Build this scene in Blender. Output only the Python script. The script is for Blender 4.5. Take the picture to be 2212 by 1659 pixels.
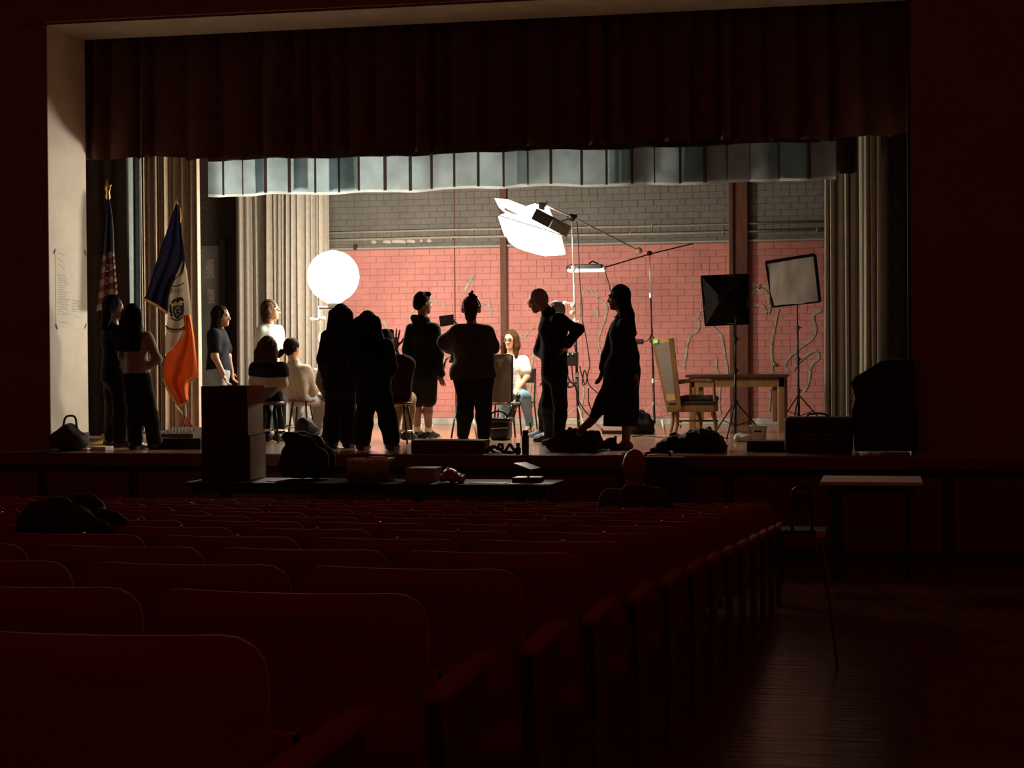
import bpy, bmesh, math, random
import numpy as np

# ------------------------------------------------------------------ camera, world, exposure
scene = bpy.context.scene
for _o in list(bpy.data.objects):
    bpy.data.objects.remove(_o, do_unlink=True)
COL = scene.collection
FPX, CX, CY = 3800.0, 1106.0, 829.5            # focal length in pixels of a 2212 x 1659 frame
STAGE = 1.10                                     # stage floor height
CAM = np.array([0.0, 0.0, 2.02])
_th, _ph, _ro = math.radians(12.0), math.atan(53.5 / FPX), 0.0069
_f0 = np.array([-math.sin(_th), math.cos(_th), 0.0]); _r0 = np.array([math.cos(_th), math.sin(_th), 0.0]); _u0 = np.array([0, 0, 1.0])
FWD = _f0 * math.cos(_ph) - _u0 * math.sin(_ph)
_u1 = _f0 * math.sin(_ph) + _u0 * math.cos(_ph)
RGT = _r0 * math.cos(_ro) - _u1 * math.sin(_ro)
UPV = _u1 * math.cos(_ro) + _r0 * math.sin(_ro)
cam_data = bpy.data.cameras.new('camera'); cam = bpy.data.objects.new('camera', cam_data); COL.objects.link(cam)
cam_data.sensor_width = 36.0; cam_data.lens = 36.0 * FPX / 2212.0
cam_data.clip_start = 0.05; cam_data.clip_end = 200
from mathutils import Matrix, Vector
cam.matrix_world = Matrix([[RGT[0], UPV[0], -FWD[0], CAM[0]], [RGT[1], UPV[1], -FWD[1], CAM[1]], [RGT[2], UPV[2], -FWD[2], CAM[2]], [0, 0, 0, 1]])
scene.camera = cam

world = bpy.data.worlds.new('house_dark'); scene.world = world; world.use_nodes = True
world.node_tree.nodes['Background'].inputs[0].default_value = (1.0, 0.12, 0.045, 1)
world.node_tree.nodes['Background'].inputs[1].default_value = 0.050
vs = scene.view_settings
scene.display_settings.display_device = 'sRGB'
vs.view_transform = 'Standard'; vs.look = 'None'; vs.exposure = 0.0; vs.gamma = 1.0; vs.use_curve_mapping = False
GLOBE_L, SOFT_L, PANEL_L = 112.0, 84.0, 12.0        # radiance of the three lit fixtures

# ------------------------------------------------------------------ where a pixel of the frame lies in the hall
def ray(x, y):
    return FWD + RGT * ((x - CX) / FPX) - UPV * ((y - CY) / FPX)
def W(x, y, Y):
    d = ray(x, y); return CAM + d * (Y / d[1])
def G(x, y, z=STAGE):
    d = ray(x, y); return CAM + d * ((z - CAM[2]) / d[2])
def V(*a): return np.array(a, float)
def nrm(v):
    v = np.asarray(v, float); return v / (np.linalg.norm(v) + 1e-12)

# ------------------------------------------------------------------ materials (all procedural)
MATS = {}
def mat(name, col, rough=0.7, metal=0.0, var=0.12, scale=9.0, bump=0.0, bscale=60.0, spec=0.5, emit=0.0, translucent=0.0, col2=None, stretch=None, coat=0.0):
    if name in MATS: return MATS[name]
    m = bpy.data.materials.new(name); m.use_nodes = True
    nt = m.node_tree; n = nt.nodes; L = nt.links
    b = n['Principled BSDF']; out = n['Material Output']
    b.inputs['Roughness'].default_value = rough; b.inputs['Metallic'].default_value = metal
    b.inputs['Specular IOR Level'].default_value = spec
    if coat: b.inputs['Coat Weight'].default_value = coat; b.inputs['Coat Roughness'].default_value = 0.12
    tc = n.new('ShaderNodeTexCoord'); mp = n.new('ShaderNodeMapping')
    L.new(tc.outputs['Object'], mp.inputs[0])
    if stretch: mp.inputs['Scale'].default_value = stretch
    nz = n.new('ShaderNodeTexNoise'); nz.inputs['Scale'].default_value = scale; nz.inputs['Detail'].default_value = 4
    L.new(mp.outputs[0], nz.inputs['Vector'])
    rp = n.new('ShaderNodeValToRGB')
    c1 = tuple(max(0, c * (1 - var)) for c in col) + (1,)
    c2 = (tuple(col2) if col2 else tuple(min(1, c * (1 + var)) for c in col)) + (1,)
    rp.color_ramp.elements[0].color = c1; rp.color_ramp.elements[1].color = c2
    rp.color_ramp.elements[0].position = 0.3; rp.color_ramp.elements[1].position = 0.7
    L.new(nz.outputs['Fac'], rp.inputs[0]); L.new(rp.outputs[0], b.inputs['Base Color'])
    if bump:
        nb = n.new('ShaderNodeTexNoise'); nb.inputs['Scale'].default_value = bscale; nb.inputs['Detail'].default_value = 3
        L.new(mp.outputs[0], nb.inputs['Vector'])
        bp = n.new('ShaderNodeBump'); bp.inputs['Strength'].default_value = bump; bp.inputs['Distance'].default_value = 0.01
        L.new(nb.outputs['Fac'], bp.inputs['Height']); L.new(bp.outputs[0], b.inputs['Normal'])
    if emit:
        b.inputs['Emission Color'].default_value = tuple(col) + (1,); b.inputs['Emission Strength'].default_value = emit
    if translucent:
        t = n.new('ShaderNodeBsdfTranslucent'); L.new(rp.outputs[0], t.inputs['Color'])
        mx = n.new('ShaderNodeMixShader'); mx.inputs[0].default_value = translucent
        L.new(b.outputs[0], mx.inputs[1]); L.new(t.outputs[0], mx.inputs[2]); L.new(mx.outputs[0], out.inputs['Surface'])
    MATS[name] = m
    return m

# ------------------------------------------------------------------ mesh and object helpers
def mesh_from(name, verts, faces, materials, smooth=False, fmat=None):
    me = bpy.data.meshes.new(name)
    me.from_pydata([tuple(map(float, v)) for v in verts], [], [tuple(int(i) for i in f) for f in faces])
    for m in (materials if isinstance(materials, (list, tuple)) else [materials]): me.materials.append(m)
    if smooth: me.polygons.foreach_set('use_smooth', [True] * len(me.polygons))
    if fmat is not None: me.polygons.foreach_set('material_index', [int(i) for i in fmat])
    me.update()
    return me
def tag(o, label, cat, group=None, kind=None):
    if label: o['label'] = label
    if cat: o['category'] = cat
    if group: o['group'] = group
    if kind: o['kind'] = kind
    return o
def root(name, loc, label, cat, group=None):
    o = bpy.data.objects.new(name, None); COL.objects.link(o); o.empty_display_size = 0.1
    o.location = tuple(loc); o['wx'] = 0
    return tag(o, label, cat, group)
ORIGIN = {}
def link(name, me, parent=None, at=None):
    o = bpy.data.objects.new(name, me); COL.objects.link(o)
    if parent is not None: o.parent = parent
    elif at is not None: o.location = tuple(at)
    return o
def base_of(parent):
    p = parent
    while p.parent is not None: p = p.parent
    return np.array(p.location)

class MB:
    """collects shapes in world coordinates and links them as one mesh object"""
    def __init__(self): self.v = []; self.f = []; self.m = []; self.mi = 0
    def add(self, vs_, fs):
        k = len(self.v); self.v += [np.asarray(p, float) for p in vs_]; self.f += [tuple(i + k for i in q) for q in fs]; self.m += [self.mi] * len(fs); return self
    def box(self, a, b, bev=0.0):
        (x0, y0, z0), (x1, y1, z1) = np.minimum(a, b), np.maximum(a, b)
        if bev <= 0:
            p = [(x0, y0, z0), (x1, y0, z0), (x1, y1, z0), (x0, y1, z0), (x0, y0, z1), (x1, y0, z1), (x1, y1, z1), (x0, y1, z1)]
            return self.add(p, [(0, 3, 2, 1), (4, 5, 6, 7), (0, 1, 5, 4), (1, 2, 6, 5), (2, 3, 7, 6), (3, 0, 4, 7)])
        bm = bmesh.new(); r = bmesh.ops.create_cube(bm, size=1.0)
        for q in bm.verts: q.co = ((x0 + x1) / 2 + q.co.x * (x1 - x0), (y0 + y1) / 2 + q.co.y * (y1 - y0), (z0 + z1) / 2 + q.co.z * (z1 - z0))
        bmesh.ops.bevel(bm, geom=bm.edges[:], offset=bev, segments=2, affect='EDGES', profile=0.5)
        bm.verts.index_update(); self.add([tuple(q.co) for q in bm.verts], [[q.index for q in f.verts] for f in bm.faces]); bm.free(); return self
    def hexa(self, p):      # 8 points: bottom ring 0-3, top ring 4-7
        return self.add(p, [(0, 3, 2, 1), (4, 5, 6, 7), (0, 1, 5, 4), (1, 2, 6, 5), (2, 3, 7, 6), (3, 0, 4, 7)])
    def bar(self, a, b, w, d, up=(0, 0, 1)):   # rectangular bar from a to b
        a, b = np.asarray(a, float), np.asarray(b, float); t = nrm(b - a); s = np.cross(t, up)
        if np.linalg.norm(s) < 1e-3: s = np.cross(t, (0, 1, 0))
        s = nrm(s) * w / 2; u = nrm(np.cross(s, t)) * d / 2
        return self.hexa([a - s - u, a + s - u, a + s + u, a - s + u, b - s - u, b + s - u, b + s + u, b - s + u])
    def tube(self, pts, r, n=8, cap=True):
        pts = [np.asarray(p, float) for p in pts]; k0 = len(self.v); N = len(pts)
        rs = list(r) if hasattr(r, '__len__') else [r] * N
        prev = None; vs_ = []; fs = []
        for i, p in enumerate(pts):
            t = nrm(pts[min(i + 1, N - 1)] - pts[max(i - 1, 0)])
            if prev is None:
                s = np.cross(t, (0, 0, 1)); s = np.cross(t, (0, 1, 0)) if np.linalg.norm(s) < 1e-2 else s
            else: s = prev - t * np.dot(prev, t)
            s = nrm(s); prev = s; u = np.cross(t, s)
            for j in range(n):
                a = 2 * math.pi * j / n; vs_.append(p + (s * math.cos(a) + u * math.sin(a)) * rs[i])
        for i in range(N - 1):
            for j in range(n):
                fs.append((i * n + j, i * n + (j + 1) % n, (i + 1) * n + (j + 1) % n, (i + 1) * n + j))
        if cap: fs += [tuple(range(n - 1, -1, -1)), tuple((N - 1) * n + j for j in range(n))]
        return self.add(vs_, fs)
    def lathe(self, c, prof, n=24, axis=(0, 0, 1)):   # prof: (radius, height) pairs
        ax = nrm(axis); s = np.cross(ax, (0, 1, 0)); s = np.cross(ax, (1, 0, 0)) if np.linalg.norm(s) < 1e-2 else s; s = nrm(s); u = np.cross(ax, s)
        vs_ = []; fs = []; N = len(prof)
        for r, h in prof:
            for j in range(n):
                a = 2 * math.pi * j / n; vs_.append(np.asarray(c) + ax * h + (s * math.cos(a) + u * math.sin(a)) * max(r, 1e-4))
        for i in range(N - 1):
            for j in range(n): fs.append((i * n + j, i * n + (j + 1) % n, (i + 1) * n + (j + 1) % n, (i + 1) * n + j))
        fs += [tuple(range(n - 1, -1, -1)), tuple((N - 1) * n + j for j in range(n))]
        return self.add(vs_, fs)
    def ball(self, c, r, n=12, sc=(1, 1, 1)):
        prof = [(r * math.sin(math.pi * i / n), -r * math.cos(math.pi * i / n)) for i in range(n + 1)]
        k = len(self.v); self.lathe((0, 0, 0), prof, n * 2)
        for i in range(k, len(self.v)): self.v[i] = np.asarray(c) + self.v[i] * np.array(sc)
        return self
    def prism(self, poly, a, b):   # poly: list of 3-D points (a face), extruded by vector b-a
        d = np.asarray(b, float) - np.asarray(a, float); n = len(poly); p = [np.asarray(q, float) for q in poly]
        return self.add(p + [q + d for q in p], [tuple(range(n)), tuple(range(2 * n - 1, n - 1, -1))] + [(i, i + n, (i + 1) % n + n, (i + 1) % n) for i in range(n)])
    def ribbon(self, pts, w, nrmv=(0, -1, 0), th=0.002):   # flat painted stroke with a little thickness
        pts = [np.asarray(p, float) for p in pts]; N = len(pts); nv = nrm(nrmv); vs_ = []; fs = []
        ws = list(w) if hasattr(w, '__len__') else [w] * N
        for i, p in enumerate(pts):
            t = nrm(pts[min(i + 1, N - 1)] - pts[max(i - 1, 0)]); s = nrm(np.cross(t, nv)) * ws[i] / 2
            vs_ += [p - s, p + s, p + s + nv * th, p - s + nv * th]
        for i in range(N - 1):
            a, b = i * 4, i * 4 + 4
            fs += [(a, b, b + 1, a + 1), (a + 1, b + 1, b + 2, a + 2), (a + 2, b + 2, b + 3, a + 3), (a + 3, b + 3, b, a)]
        fs += [(0, 1, 2, 3), (4 * N - 1, 4 * N - 2, 4 * N - 3, 4 * N - 4)]
        return self.add(vs_, fs)
    def loft(self, rows):   # rows: list of equal-length point lists
        n = len(rows[0]); vs_ = [p for r in rows for p in r]
        return self.add(vs_, [(i * n + j, i * n + j + 1, (i + 1) * n + j + 1, (i + 1) * n + j) for i in range(len(rows) - 1) for j in range(n - 1)])
    def build(self, name, material, parent=None, label=None, cat=None, group=None, kind=None, smooth=False, at=None):
        v = np.array(self.v)
        if parent is not None: o0 = base_of(parent)
        elif at is not None: o0 = np.asarray(at, float)
        else: o0 = np.array([(v[:, 0].min() + v[:, 0].max()) / 2, (v[:, 1].min() + v[:, 1].max()) / 2, v[:, 2].min()])
        me = mesh_from(name, v - o0, self.f, material, smooth, self.m if any(self.m) else None)
        bm = bmesh.new(); bm.from_mesh(me); bmesh.ops.recalc_face_normals(bm, faces=bm.faces[:]); bm.to_mesh(me); bm.free()
        o = link(name, me, parent, None if parent is not None else o0)
        if smooth == 'auto':
            try: me.shade_auto_smooth(angle=0.7)
            except Exception: pass
        return tag(o, label, cat, group, kind)

def spline(pts, n=6):
    """Catmull-Rom through points"""
    p = [np.asarray(q, float) for q in pts]
    if len(p) < 3: return p
    p = [2 * p[0] - p[1]] + p + [2 * p[-1] - p[-2]]; out = []
    for i in range(1, len(p) - 2):
        for k in range(n):
            t = k / n; a, b, c, d = p[i - 1], p[i], p[i + 1], p[i + 2]
            out.append(0.5 * ((2 * b) + (c - a) * t + (2 * a - 5 * b + 4 * c - d) * t * t + (3 * b - a - 3 * c + d) * t ** 3))
    out.append(p[-2]); return out

# ------------------------------------------------------------------ implicit surfaces for bodies, cloth and bags
def cap_(a, ra, b=None, rb=None, st=None, k=0.02):
    a = np.asarray(a, float); b = a if b is None else np.asarray(b, float)
    return (a, float(ra), b, float(ra if rb is None else rb), st, k)
def sdf(prims, h=0.011, cuts=(), fold=None, subs=()):
    lo = np.min([np.minimum(p[0] - p[1] * 1.35, p[2] - p[3] * 1.35) for p in prims], axis=0) - 0.03
    hi = np.max([np.maximum(p[0] + p[1] * 1.35, p[2] + p[3] * 1.35) for p in prims], axis=0) + 0.03
    n = np.ceil((hi - lo) / h).astype(int) + 1
    D = np.full(n, 0.3, np.float32)
    ax = [lo[i] + h * np.arange(n[i]) for i in range(3)]
    def ev(p, pad):
        a, ra, b, rb, st, k = p
        mx = max(ra, rb) * 1.35 + pad
        l = np.maximum(np.floor((np.minimum(a, b) - mx - lo) / h).astype(int), 0); u = np.minimum(np.ceil((np.maximum(a, b) + mx - lo) / h).astype(int) + 1, n)
        if np.any(u <= l): return None, None
        sl = tuple(slice(l[i], u[i]) for i in range(3))
        X = (ax[0][sl[0]] - a[0])[:, None, None]; Y_ = (ax[1][sl[1]] - a[1])[None, :, None]; Z = (ax[2][sl[2]] - a[2])[None, None, :]
        ab = b - a
        if st:
            X = X + np.zeros(D[sl].shape); Y_ = Y_ + 0 * X; Z = Z + 0 * X
            for axis, q in st:
                c = (X * axis[0] + Y_ * axis[1] + Z * axis[2]) * (1 / q - 1)
                X = X + axis[0] * c; Y_ = Y_ + axis[1] * c; Z = Z + axis[2] * c
                ab = ab + np.asarray(axis) * (np.dot(ab, axis) * (1 / q - 1))
        L2 = float(np.dot(ab, ab))
        if L2 > 1e-9:
            t = np.clip((X * ab[0] + Y_ * ab[1] + Z * ab[2]) / L2, 0, 1)
            d = np.sqrt((X - t * ab[0]) ** 2 + (Y_ - t * ab[1]) ** 2 + (Z - t * ab[2]) ** 2) - (ra + (rb - ra) * t)
        else: d = np.sqrt(X * X + Y_ * Y_ + Z * Z) - ra
        return sl, d.astype(np.float32)
    for p in prims:
        sl, d = ev(p, 0.06)
        if sl is None: continue
        k = p[5]; o = D[sl]
        hh = np.clip(0.5 + 0.5 * (o - d) / k, 0, 1)
        D[sl] = o + (d - o) * hh - k * hh * (1 - hh)
    for p in subs:
        sl, d = ev(p, 0.02)
        if sl is not None: D[sl] = np.maximum(D[sl], -d)
    XX, YY, ZZ = np.meshgrid(*ax, indexing='ij', sparse=True)
    if fold is not None: D += fold(XX, YY, ZZ).astype(np.float32)
    for c, nn in cuts:
        D = np.maximum(D, ((XX - c[0]) * nn[0] + (YY - c[1]) * nn[1] + (ZZ - c[2]) * nn[2]).astype(np.float32))
    D[0] = D[-1] = 1; D[:, 0] = D[:, -1] = 1; D[:, :, 0] = D[:, :, -1] = 1
    ins = D < 0
    s = np.zeros(tuple(n - 1), np.int8)
    for i in (0, 1):
        for j in (0, 1):
            for k in (0, 1): s += ins[i:n[0] - 1 + i, j:n[1] - 1 + j, k:n[2] - 1 + k]
    cells = np.argwhere((s > 0) & (s < 8))
    ids = -np.ones(tuple(n - 1), np.int64); ids[tuple(cells.T)] = np.arange(len(cells))
    corners = np.array([(i, j, k) for i in (0, 1) for j in (0, 1) for k in (0, 1)])
    val = np.stack([D[tuple((cells + c).T)] for c in corners], 1)
    acc = np.zeros((len(cells), 3)); cnt = np.zeros(len(cells))
    for e0 in range(8):
        for bit in (4, 2, 1):
            if e0 & bit: continue
            e1 = e0 | bit; m = (val[:, e0] < 0) != (val[:, e1] < 0)
            t = val[m, e0] / (val[m, e0] - val[m, e1])
            acc[m] += corners[e0] + t[:, None] * (corners[e1] - corners[e0]); cnt[m] += 1
    verts = lo + h * (cells + acc / cnt[:, None])
    faces = []
    for d in range(3):
        o1, o2 = (d + 1) % 3, (d + 2) % 3
        a = [slice(1, -1)] * 3; a[d] = slice(0, -1); b = list(a); b[d] = slice(1, None)
        A, B = ins[tuple(a)], ins[tuple(b)]
        e = np.argwhere(A != B)
        if not len(e): continue
        flip = A[tuple(e.T)]
        p = e.copy()
        for q in range(3):
            if q != d: p[:, q] += 1
        u1 = np.zeros(3, int); u1[o1] = 1; u2 = np.zeros(3, int); u2[o2] = 1
        q = np.stack([ids[tuple((p - u1 - u2).T)], ids[tuple((p - u2).T)], ids[tuple(p.T)], ids[tuple((p - u1).T)]], 1)
        q[~flip] = q[~flip][:, ::-1]
        faces.append(q)
    return verts, np.concatenate(faces)
def fast_mesh(name, v, f, material):
    me = bpy.data.meshes.new(name); me.vertices.add(len(v)); me.vertices.foreach_set('co', np.asarray(v, np.float32).ravel())
    me.loops.add(f.size); me.loops.foreach_set('vertex_index', f.astype(np.int32).ravel())
    me.polygons.add(len(f)); me.polygons.foreach_set('loop_start', np.arange(0, f.size, 4, dtype=np.int32))
    try: me.polygons.foreach_set('loop_total', np.full(len(f), 4, np.int32))
    except Exception: pass
    me.polygons.foreach_set('use_smooth', np.ones(len(f), bool)); me.materials.append(material); me.update(calc_edges=True); me.validate(); return me
def sdf_obj(name, prims, material, parent=None, label=None, cat=None, group=None, at=None, **kw):
    v, f = sdf(prims, **kw)
    o0 = base_of(parent) if parent is not None else (np.asarray(at, float) if at is not None else np.array([v[:, 0].mean(), v[:, 1].mean(), v[:, 2].min()]))
    o = link(name, fast_mesh(name, v - o0, f, material), parent, None if parent is not None else o0)
    return tag(o, label, cat, group)
def folds(amp, freq, seed=0):
    r = np.random.RandomState(seed); w = r.uniform(-1, 1, (4, 3)) * freq; ph = r.uniform(0, 6.28, 4)
    def fn(X, Y_, Z):
        s = 0
        for i in range(4): s = s + np.sin(X * w[i, 0] + Y_ * w[i, 1] + Z * w[i, 2] + ph[i])
        return amp * 0.5 * s
    return fn

# ================================================================== THE SETTING
YS, YP, YPB, YW = 16.60, 17.10, 17.99, 24.40     # stage lip, proscenium front and back, rear brick wall
XL, XR = -8.60, 0.235                             # proscenium opening
ZTOP = 5.56
plaster = mat('cream_plaster', (0.80, 0.72, 0.60), 0.85, var=0.10, scale=2.5, bump=0.15, bscale=30)
dark_wall = mat('house_wall_paint', (0.36, 0.33, 0.30), 0.9, var=0.08, scale=2)
stage_wood = mat('stage_floor_wood', (0.40, 0.245, 0.15), 0.24, var=0.2, scale=3.0, bump=0.12, bscale=14, stretch=(0.6, 9, 1), coat=0.5)
lip_wood = mat('stage_lip_wood', (0.13, 0.05, 0.03), 0.4, var=0.2, scale=5, stretch=(0.5, 5, 5))
front_shade = mat('proscenium_front_shade', (0.22, 0.17, 0.14), 0.9, var=0.06, scale=2)  # darker than the plaster: the unlit front's dimness is in this colour
brown_trim = mat('dark_brown_trim', (0.035, 0.018, 0.012), 0.6)

def struct(o): o['kind'] = 'structure'; return o
# house floor: flat pit, then rising rake towards the camera
def rake_top(Y): return 1.645 - 0.066 * (Y - 2.27)
def house_floor(Y): return max(0.13, rake_top(Y) - 0.80)
def floor_material():
    m = mat('house_floor_boards', (0.11, 0.045, 0.028), 0.20, var=0.3, scale=2.0, stretch=(8, 1, 1))
    nt = m.node_tree; n = nt.nodes; L = nt.links; b = n['Principled BSDF']
    tc = n.new('ShaderNodeTexCoord'); mp = n.new('ShaderNodeMapping'); mp.inputs['Scale'].default_value = (0.8, 12.0, 1)
    nz = n.new('ShaderNodeTexNoise'); nz.inputs['Scale'].default_value = 1.6; nz.inputs['Detail'].default_value = 3
    bp = n.new('ShaderNodeBump'); bp.inputs['Strength'].default_value = 0.8; bp.inputs['Distance'].default_value = 0.006
    L.new(tc.outputs['Object'], mp.inputs[0]); L.new(mp.outputs[0], nz.inputs['Vector']); L.new(nz.outputs['Fac'], bp.inputs['Height']); L.new(bp.outputs[0], b.inputs['Normal'])
    return m
mb = MB(); ys = [0.6, 13.9, 14.2, YS + 0.1]
rows = [[V(x, y, house_floor(y)) for x in (-12, -6, 0, 5)] for y in ys]
mb.loft(rows); mb.loft([[p - V(0, 0, 0.05) for p in r] for r in rows][::-1])
struct(mb.build('floor', floor_material()))
# stage: floor slab, lip moulding, front panelling
mb = MB(); mb.box((-12.5, YS, STAGE - 0.06), (4.5, YW + 0.3, STAGE)); struct(mb.build('floor_stage', stage_wood))
mb = MB(); mb.box((-12.5, YS - 0.03, STAGE - 0.13), (4.5, YS - 0.002, STAGE - 0.004), 0.006); struct(mb.build('trim_1', lip_wood))
mb = MB(); mb.box((-12.5, YS + 0.02, 0.12), (4.5, YS + 0.10, STAGE - 0.062)); o = struct(mb.build('wall_stage_front', brown_trim))
for i in range(17):
    q = MB(); q.box((-12.4 + i, YS - 0.004, 0.22), (-11.5 + i, YS + 0.018, 0.90), 0.006); q.build('panel', lip_wood, o)
# proscenium: two piers and the header, with their reveals
mb = MB(); mb.box((-13, YP, 0.1), (XL, YPB, 8)); mb.mi = 1; mb.box((-13, YP - 0.012, 0.1), (XL - 0.001, YP - 0.001, 8)); struct(mb.build('wall_left', [plaster, front_shade]))
mb = MB(); mb.box((XR, YP, 0.1), (5, YPB, 8)); mb.mi = 1; mb.box((XR + 0.001, YP - 0.012, 0.1), (5, YP - 0.001, 8)); struct(mb.build('wall_right', [plaster, front_shade]))
mb = MB(); mb.box((XL, YP, ZTOP), (XR, YPB, 8)); mb.mi = 1; mb.box((XL, YP - 0.012, ZTOP + 0.001), (XR, YP - 0.001, 8)); struct(mb.build('wall_front', [plaster, front_shade]))
mb = MB(); mb.box((XL - 0.35, YP - 0.05, ZTOP + 0.02), (XR + 0.35, YP - 0.001, ZTOP + 0.2), 0.02); struct(mb.build('trim_2', front_shade))
mb = MB(); mb.box((XL, YP, STAGE), (XL + 0.012, YPB, STAGE + 0.15), 0.003); struct(mb.build('baseboard_left', brown_trim))
mb = MB(); mb.box((XR - 0.03, YP - 0.012, STAGE + 0.6), (XR + 0.005, YP - 0.001, ZTOP), 0.004); struct(mb.build('trim_3', brown_trim))
# side walls and ceiling of the stage house
mb = MB(); mb.box((-13.2, YPB, STAGE), (-13.0, YW + 0.2, 8)); struct(mb.build('wall_stage_left', dark_wall))
mb = MB(); mb.box((4.4, YPB, STAGE), (4.6, YW + 0.2, 8)); struct(mb.build('wall_stage_right', dark_wall))
mb = MB(); mb.box((-13, YPB, 7.8), (4.6, YW + 0.3, 8)); struct(mb.build('ceiling', brown_trim))

# ------------------------------------------------------------------ rear wall of painted brick
ZB = 3.62                                          # pink below, grey above
pink = mat('pink_wall_paint', (0.67, 0.265, 0.235), 0.62, var=0.10, scale=3.0, bump=0.25, bscale=45)
grey = mat('grey_wall_paint', (0.19, 0.178, 0.158), 0.7, var=0.12, scale=3.0, bump=0.25, bscale=45)
pink_joint = mat('pink_joint', (0.54, 0.205, 0.19), 0.9, var=0.2, scale=6)
grey_joint = mat('grey_joint', (0.148, 0.138, 0.122), 0.9, var=0.2, scale=6)
rust = mat('rust_red_column_paint', (0.13, 0.042, 0.02), 0.6, var=0.35, scale=5, stretch=(4, 4, 0.6))
chalk = mat('pale_mural_paint', (0.46, 0.40, 0.32), 0.85, var=0.35, scale=30)
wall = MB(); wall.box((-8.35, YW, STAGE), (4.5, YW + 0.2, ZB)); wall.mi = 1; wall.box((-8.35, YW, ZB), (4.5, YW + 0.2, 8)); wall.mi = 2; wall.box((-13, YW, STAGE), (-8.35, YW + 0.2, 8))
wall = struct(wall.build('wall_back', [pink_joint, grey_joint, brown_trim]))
wb = base_of(wall)
rng = random.Random(4)
BL, BH, GAP = 0.222, 0.0895, 0.0045
def brick_mesh(mname, mt, ln):
    m = MB(); x, z = (ln - GAP) / 2, (BH - GAP) / 2; e = 0.0025; t = 0.006
    o = [(-x, 0, -z), (x, 0, -z), (x, 0, z), (-x, 0, z)]; i = [(-x + e, -t, -z + e), (x - e, -t, -z + e), (x - e, -t, z - e), (-x + e, -t, z - e)]
    m.add(o + i, [(4, 5, 6, 7)] + [(k, (k + 1) % 4, (k + 1) % 4 + 4, k + 4) for k in range(4)]); return m
proto = {}
for nm, mt in (('p', pink), ('g', grey)):
    for ln in (BL, BL / 2):
        b_ = brick_mesh('brick', mt, ln); proto[nm, ln] = (mesh_from('brick', b_.v, b_.f, mt), b_)
cand = []
zrow = STAGE + 0.085 + BH / 2; r = 0
while zrow < 4.75:
    x = -10.6 + (r % 2) * BL / 2 + rng.uniform(-0.012, 0.012)
    while x < -0.45:
        ln = BL / 2 if (r % 6 == 5) else BL
        c = x + ln / 2
        cand.append((c, zrow, ln))
        x += ln
    zrow += BH; r += 1
def dist2(q): return (q[0] - CAM[0]) ** 2 + YW ** 2 + (q[1] - CAM[2]) ** 2
def shows(q): return -7.7 < q[0] < -0.85 and 1.25 < q[1] < 4.4
near = set(sorted([q for q in cand if shows(q)], key=dist2)[:296])
stuff = MB()
for q in cand:
    nm = 'p' if q[1] < ZB else 'g'; dy = rng.uniform(-0.002, 0.0025)
    if q in near:
        o = link('brick', proto[nm, q[2]][0], wall); o.location = (q[0] - wb[0], YW + dy - wb[1], q[1] - wb[2])
    else:
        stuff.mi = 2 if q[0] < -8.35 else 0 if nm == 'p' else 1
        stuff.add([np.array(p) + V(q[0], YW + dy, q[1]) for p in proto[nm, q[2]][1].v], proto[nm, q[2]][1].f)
o = stuff.build('brick_courses', [pink, grey, mat('dark_brown_brick', (0.035, 0.017, 0.012), 0.8)], wall); o['kind'] = 'stuff'  # courses at the far left are coloured dark brown
# plain wall outside the courses is hidden by drapes; fixtures on the wall
pipe_m = mat('painted_conduit', (0.42, 0.38, 0.31), 0.45, var=0.1)
for z, rr in ((3.858, 0.016), (3.752, 0.019)):
    q = MB(); q.tube([V(-9.2, YW - 0.05, z), V(-6, YW - 0.05, z + 0.012), V(-3, YW - 0.05, z - 0.004), V(-0.6, YW - 0.05, z + 0.01)], rr, 8); q.build('conduit', pipe_m, wall, smooth=True)
for x in np.arange(-8.6, -0.9, 1.28):
    q = MB(); q.box((x, YW - 0.072, 3.728), (x + 0.014, YW - 0.005, 3.776)); q.build('clip', pipe_m, wall); q = MB(); q.box((x + 0.3, YW - 0.07, 3.837), (x + 0.314, YW - 0.005, 3.88)); q.build('clip', pipe_m, wall)
q = MB(); q.box((-9.2, YW - 0.045, ZB - 0.005), (-0.5, YW - 0.012, ZB + 0.022), 0.004); q.build('ledge', pipe_m, wall)
for x0, x1 in [(W(a_, 523, YW)[0], W(b_, 523, YW)[0]) for a_, b_ in ((803, 813), (828, 845), (847, 877), (879, 897), (908, 912), (923, 932))]:
    q = MB(); q.ribbon([V(x0, YW - 0.013, ZB + 0.10), V((x0 + x1) / 2, YW - 0.013, ZB + 0.105), V(x1, YW - 0.013, ZB + 0.09)], [0.03, 0.055, 0.035]); q.build('paint_chip', mat('bare_plaster_chip', (0.62, 0.58, 0.5), 0.9), wall)
q = MB(); q.box((-5.335, YW - 0.055, STAGE + 0.08), (-5.24, YW - 0.001, 5.2), 0.008); q.mi = 0; q.build('steel_column', rust, wall)
q = MB(); q.box((-2.05, YW - 0.10, STAGE), (-1.845, YW - 0.001, 5.2), 0.01); q.build('steel_column', rust, wall)
q = MB(); q.box((-2.10, YW - 0.13, STAGE), (-2.04, YW - 0.001, 5.2), 0.006); q.build('column_flange', rust, wall)
q = MB(); q.box((-6.015, YW - 0.015, STAGE + 0.1), (-6.002, YW - 0.010, 4.6)); q.build('crack', mat('dark_crack', (0.16, 0.05, 0.045), 0.9), wall)
q = MB(); q.box(W(763, 529, YW - 0.08), W(772, 540, YW - 0.013), 0.006); q.build('junction_box', brown_trim, wall)
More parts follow.
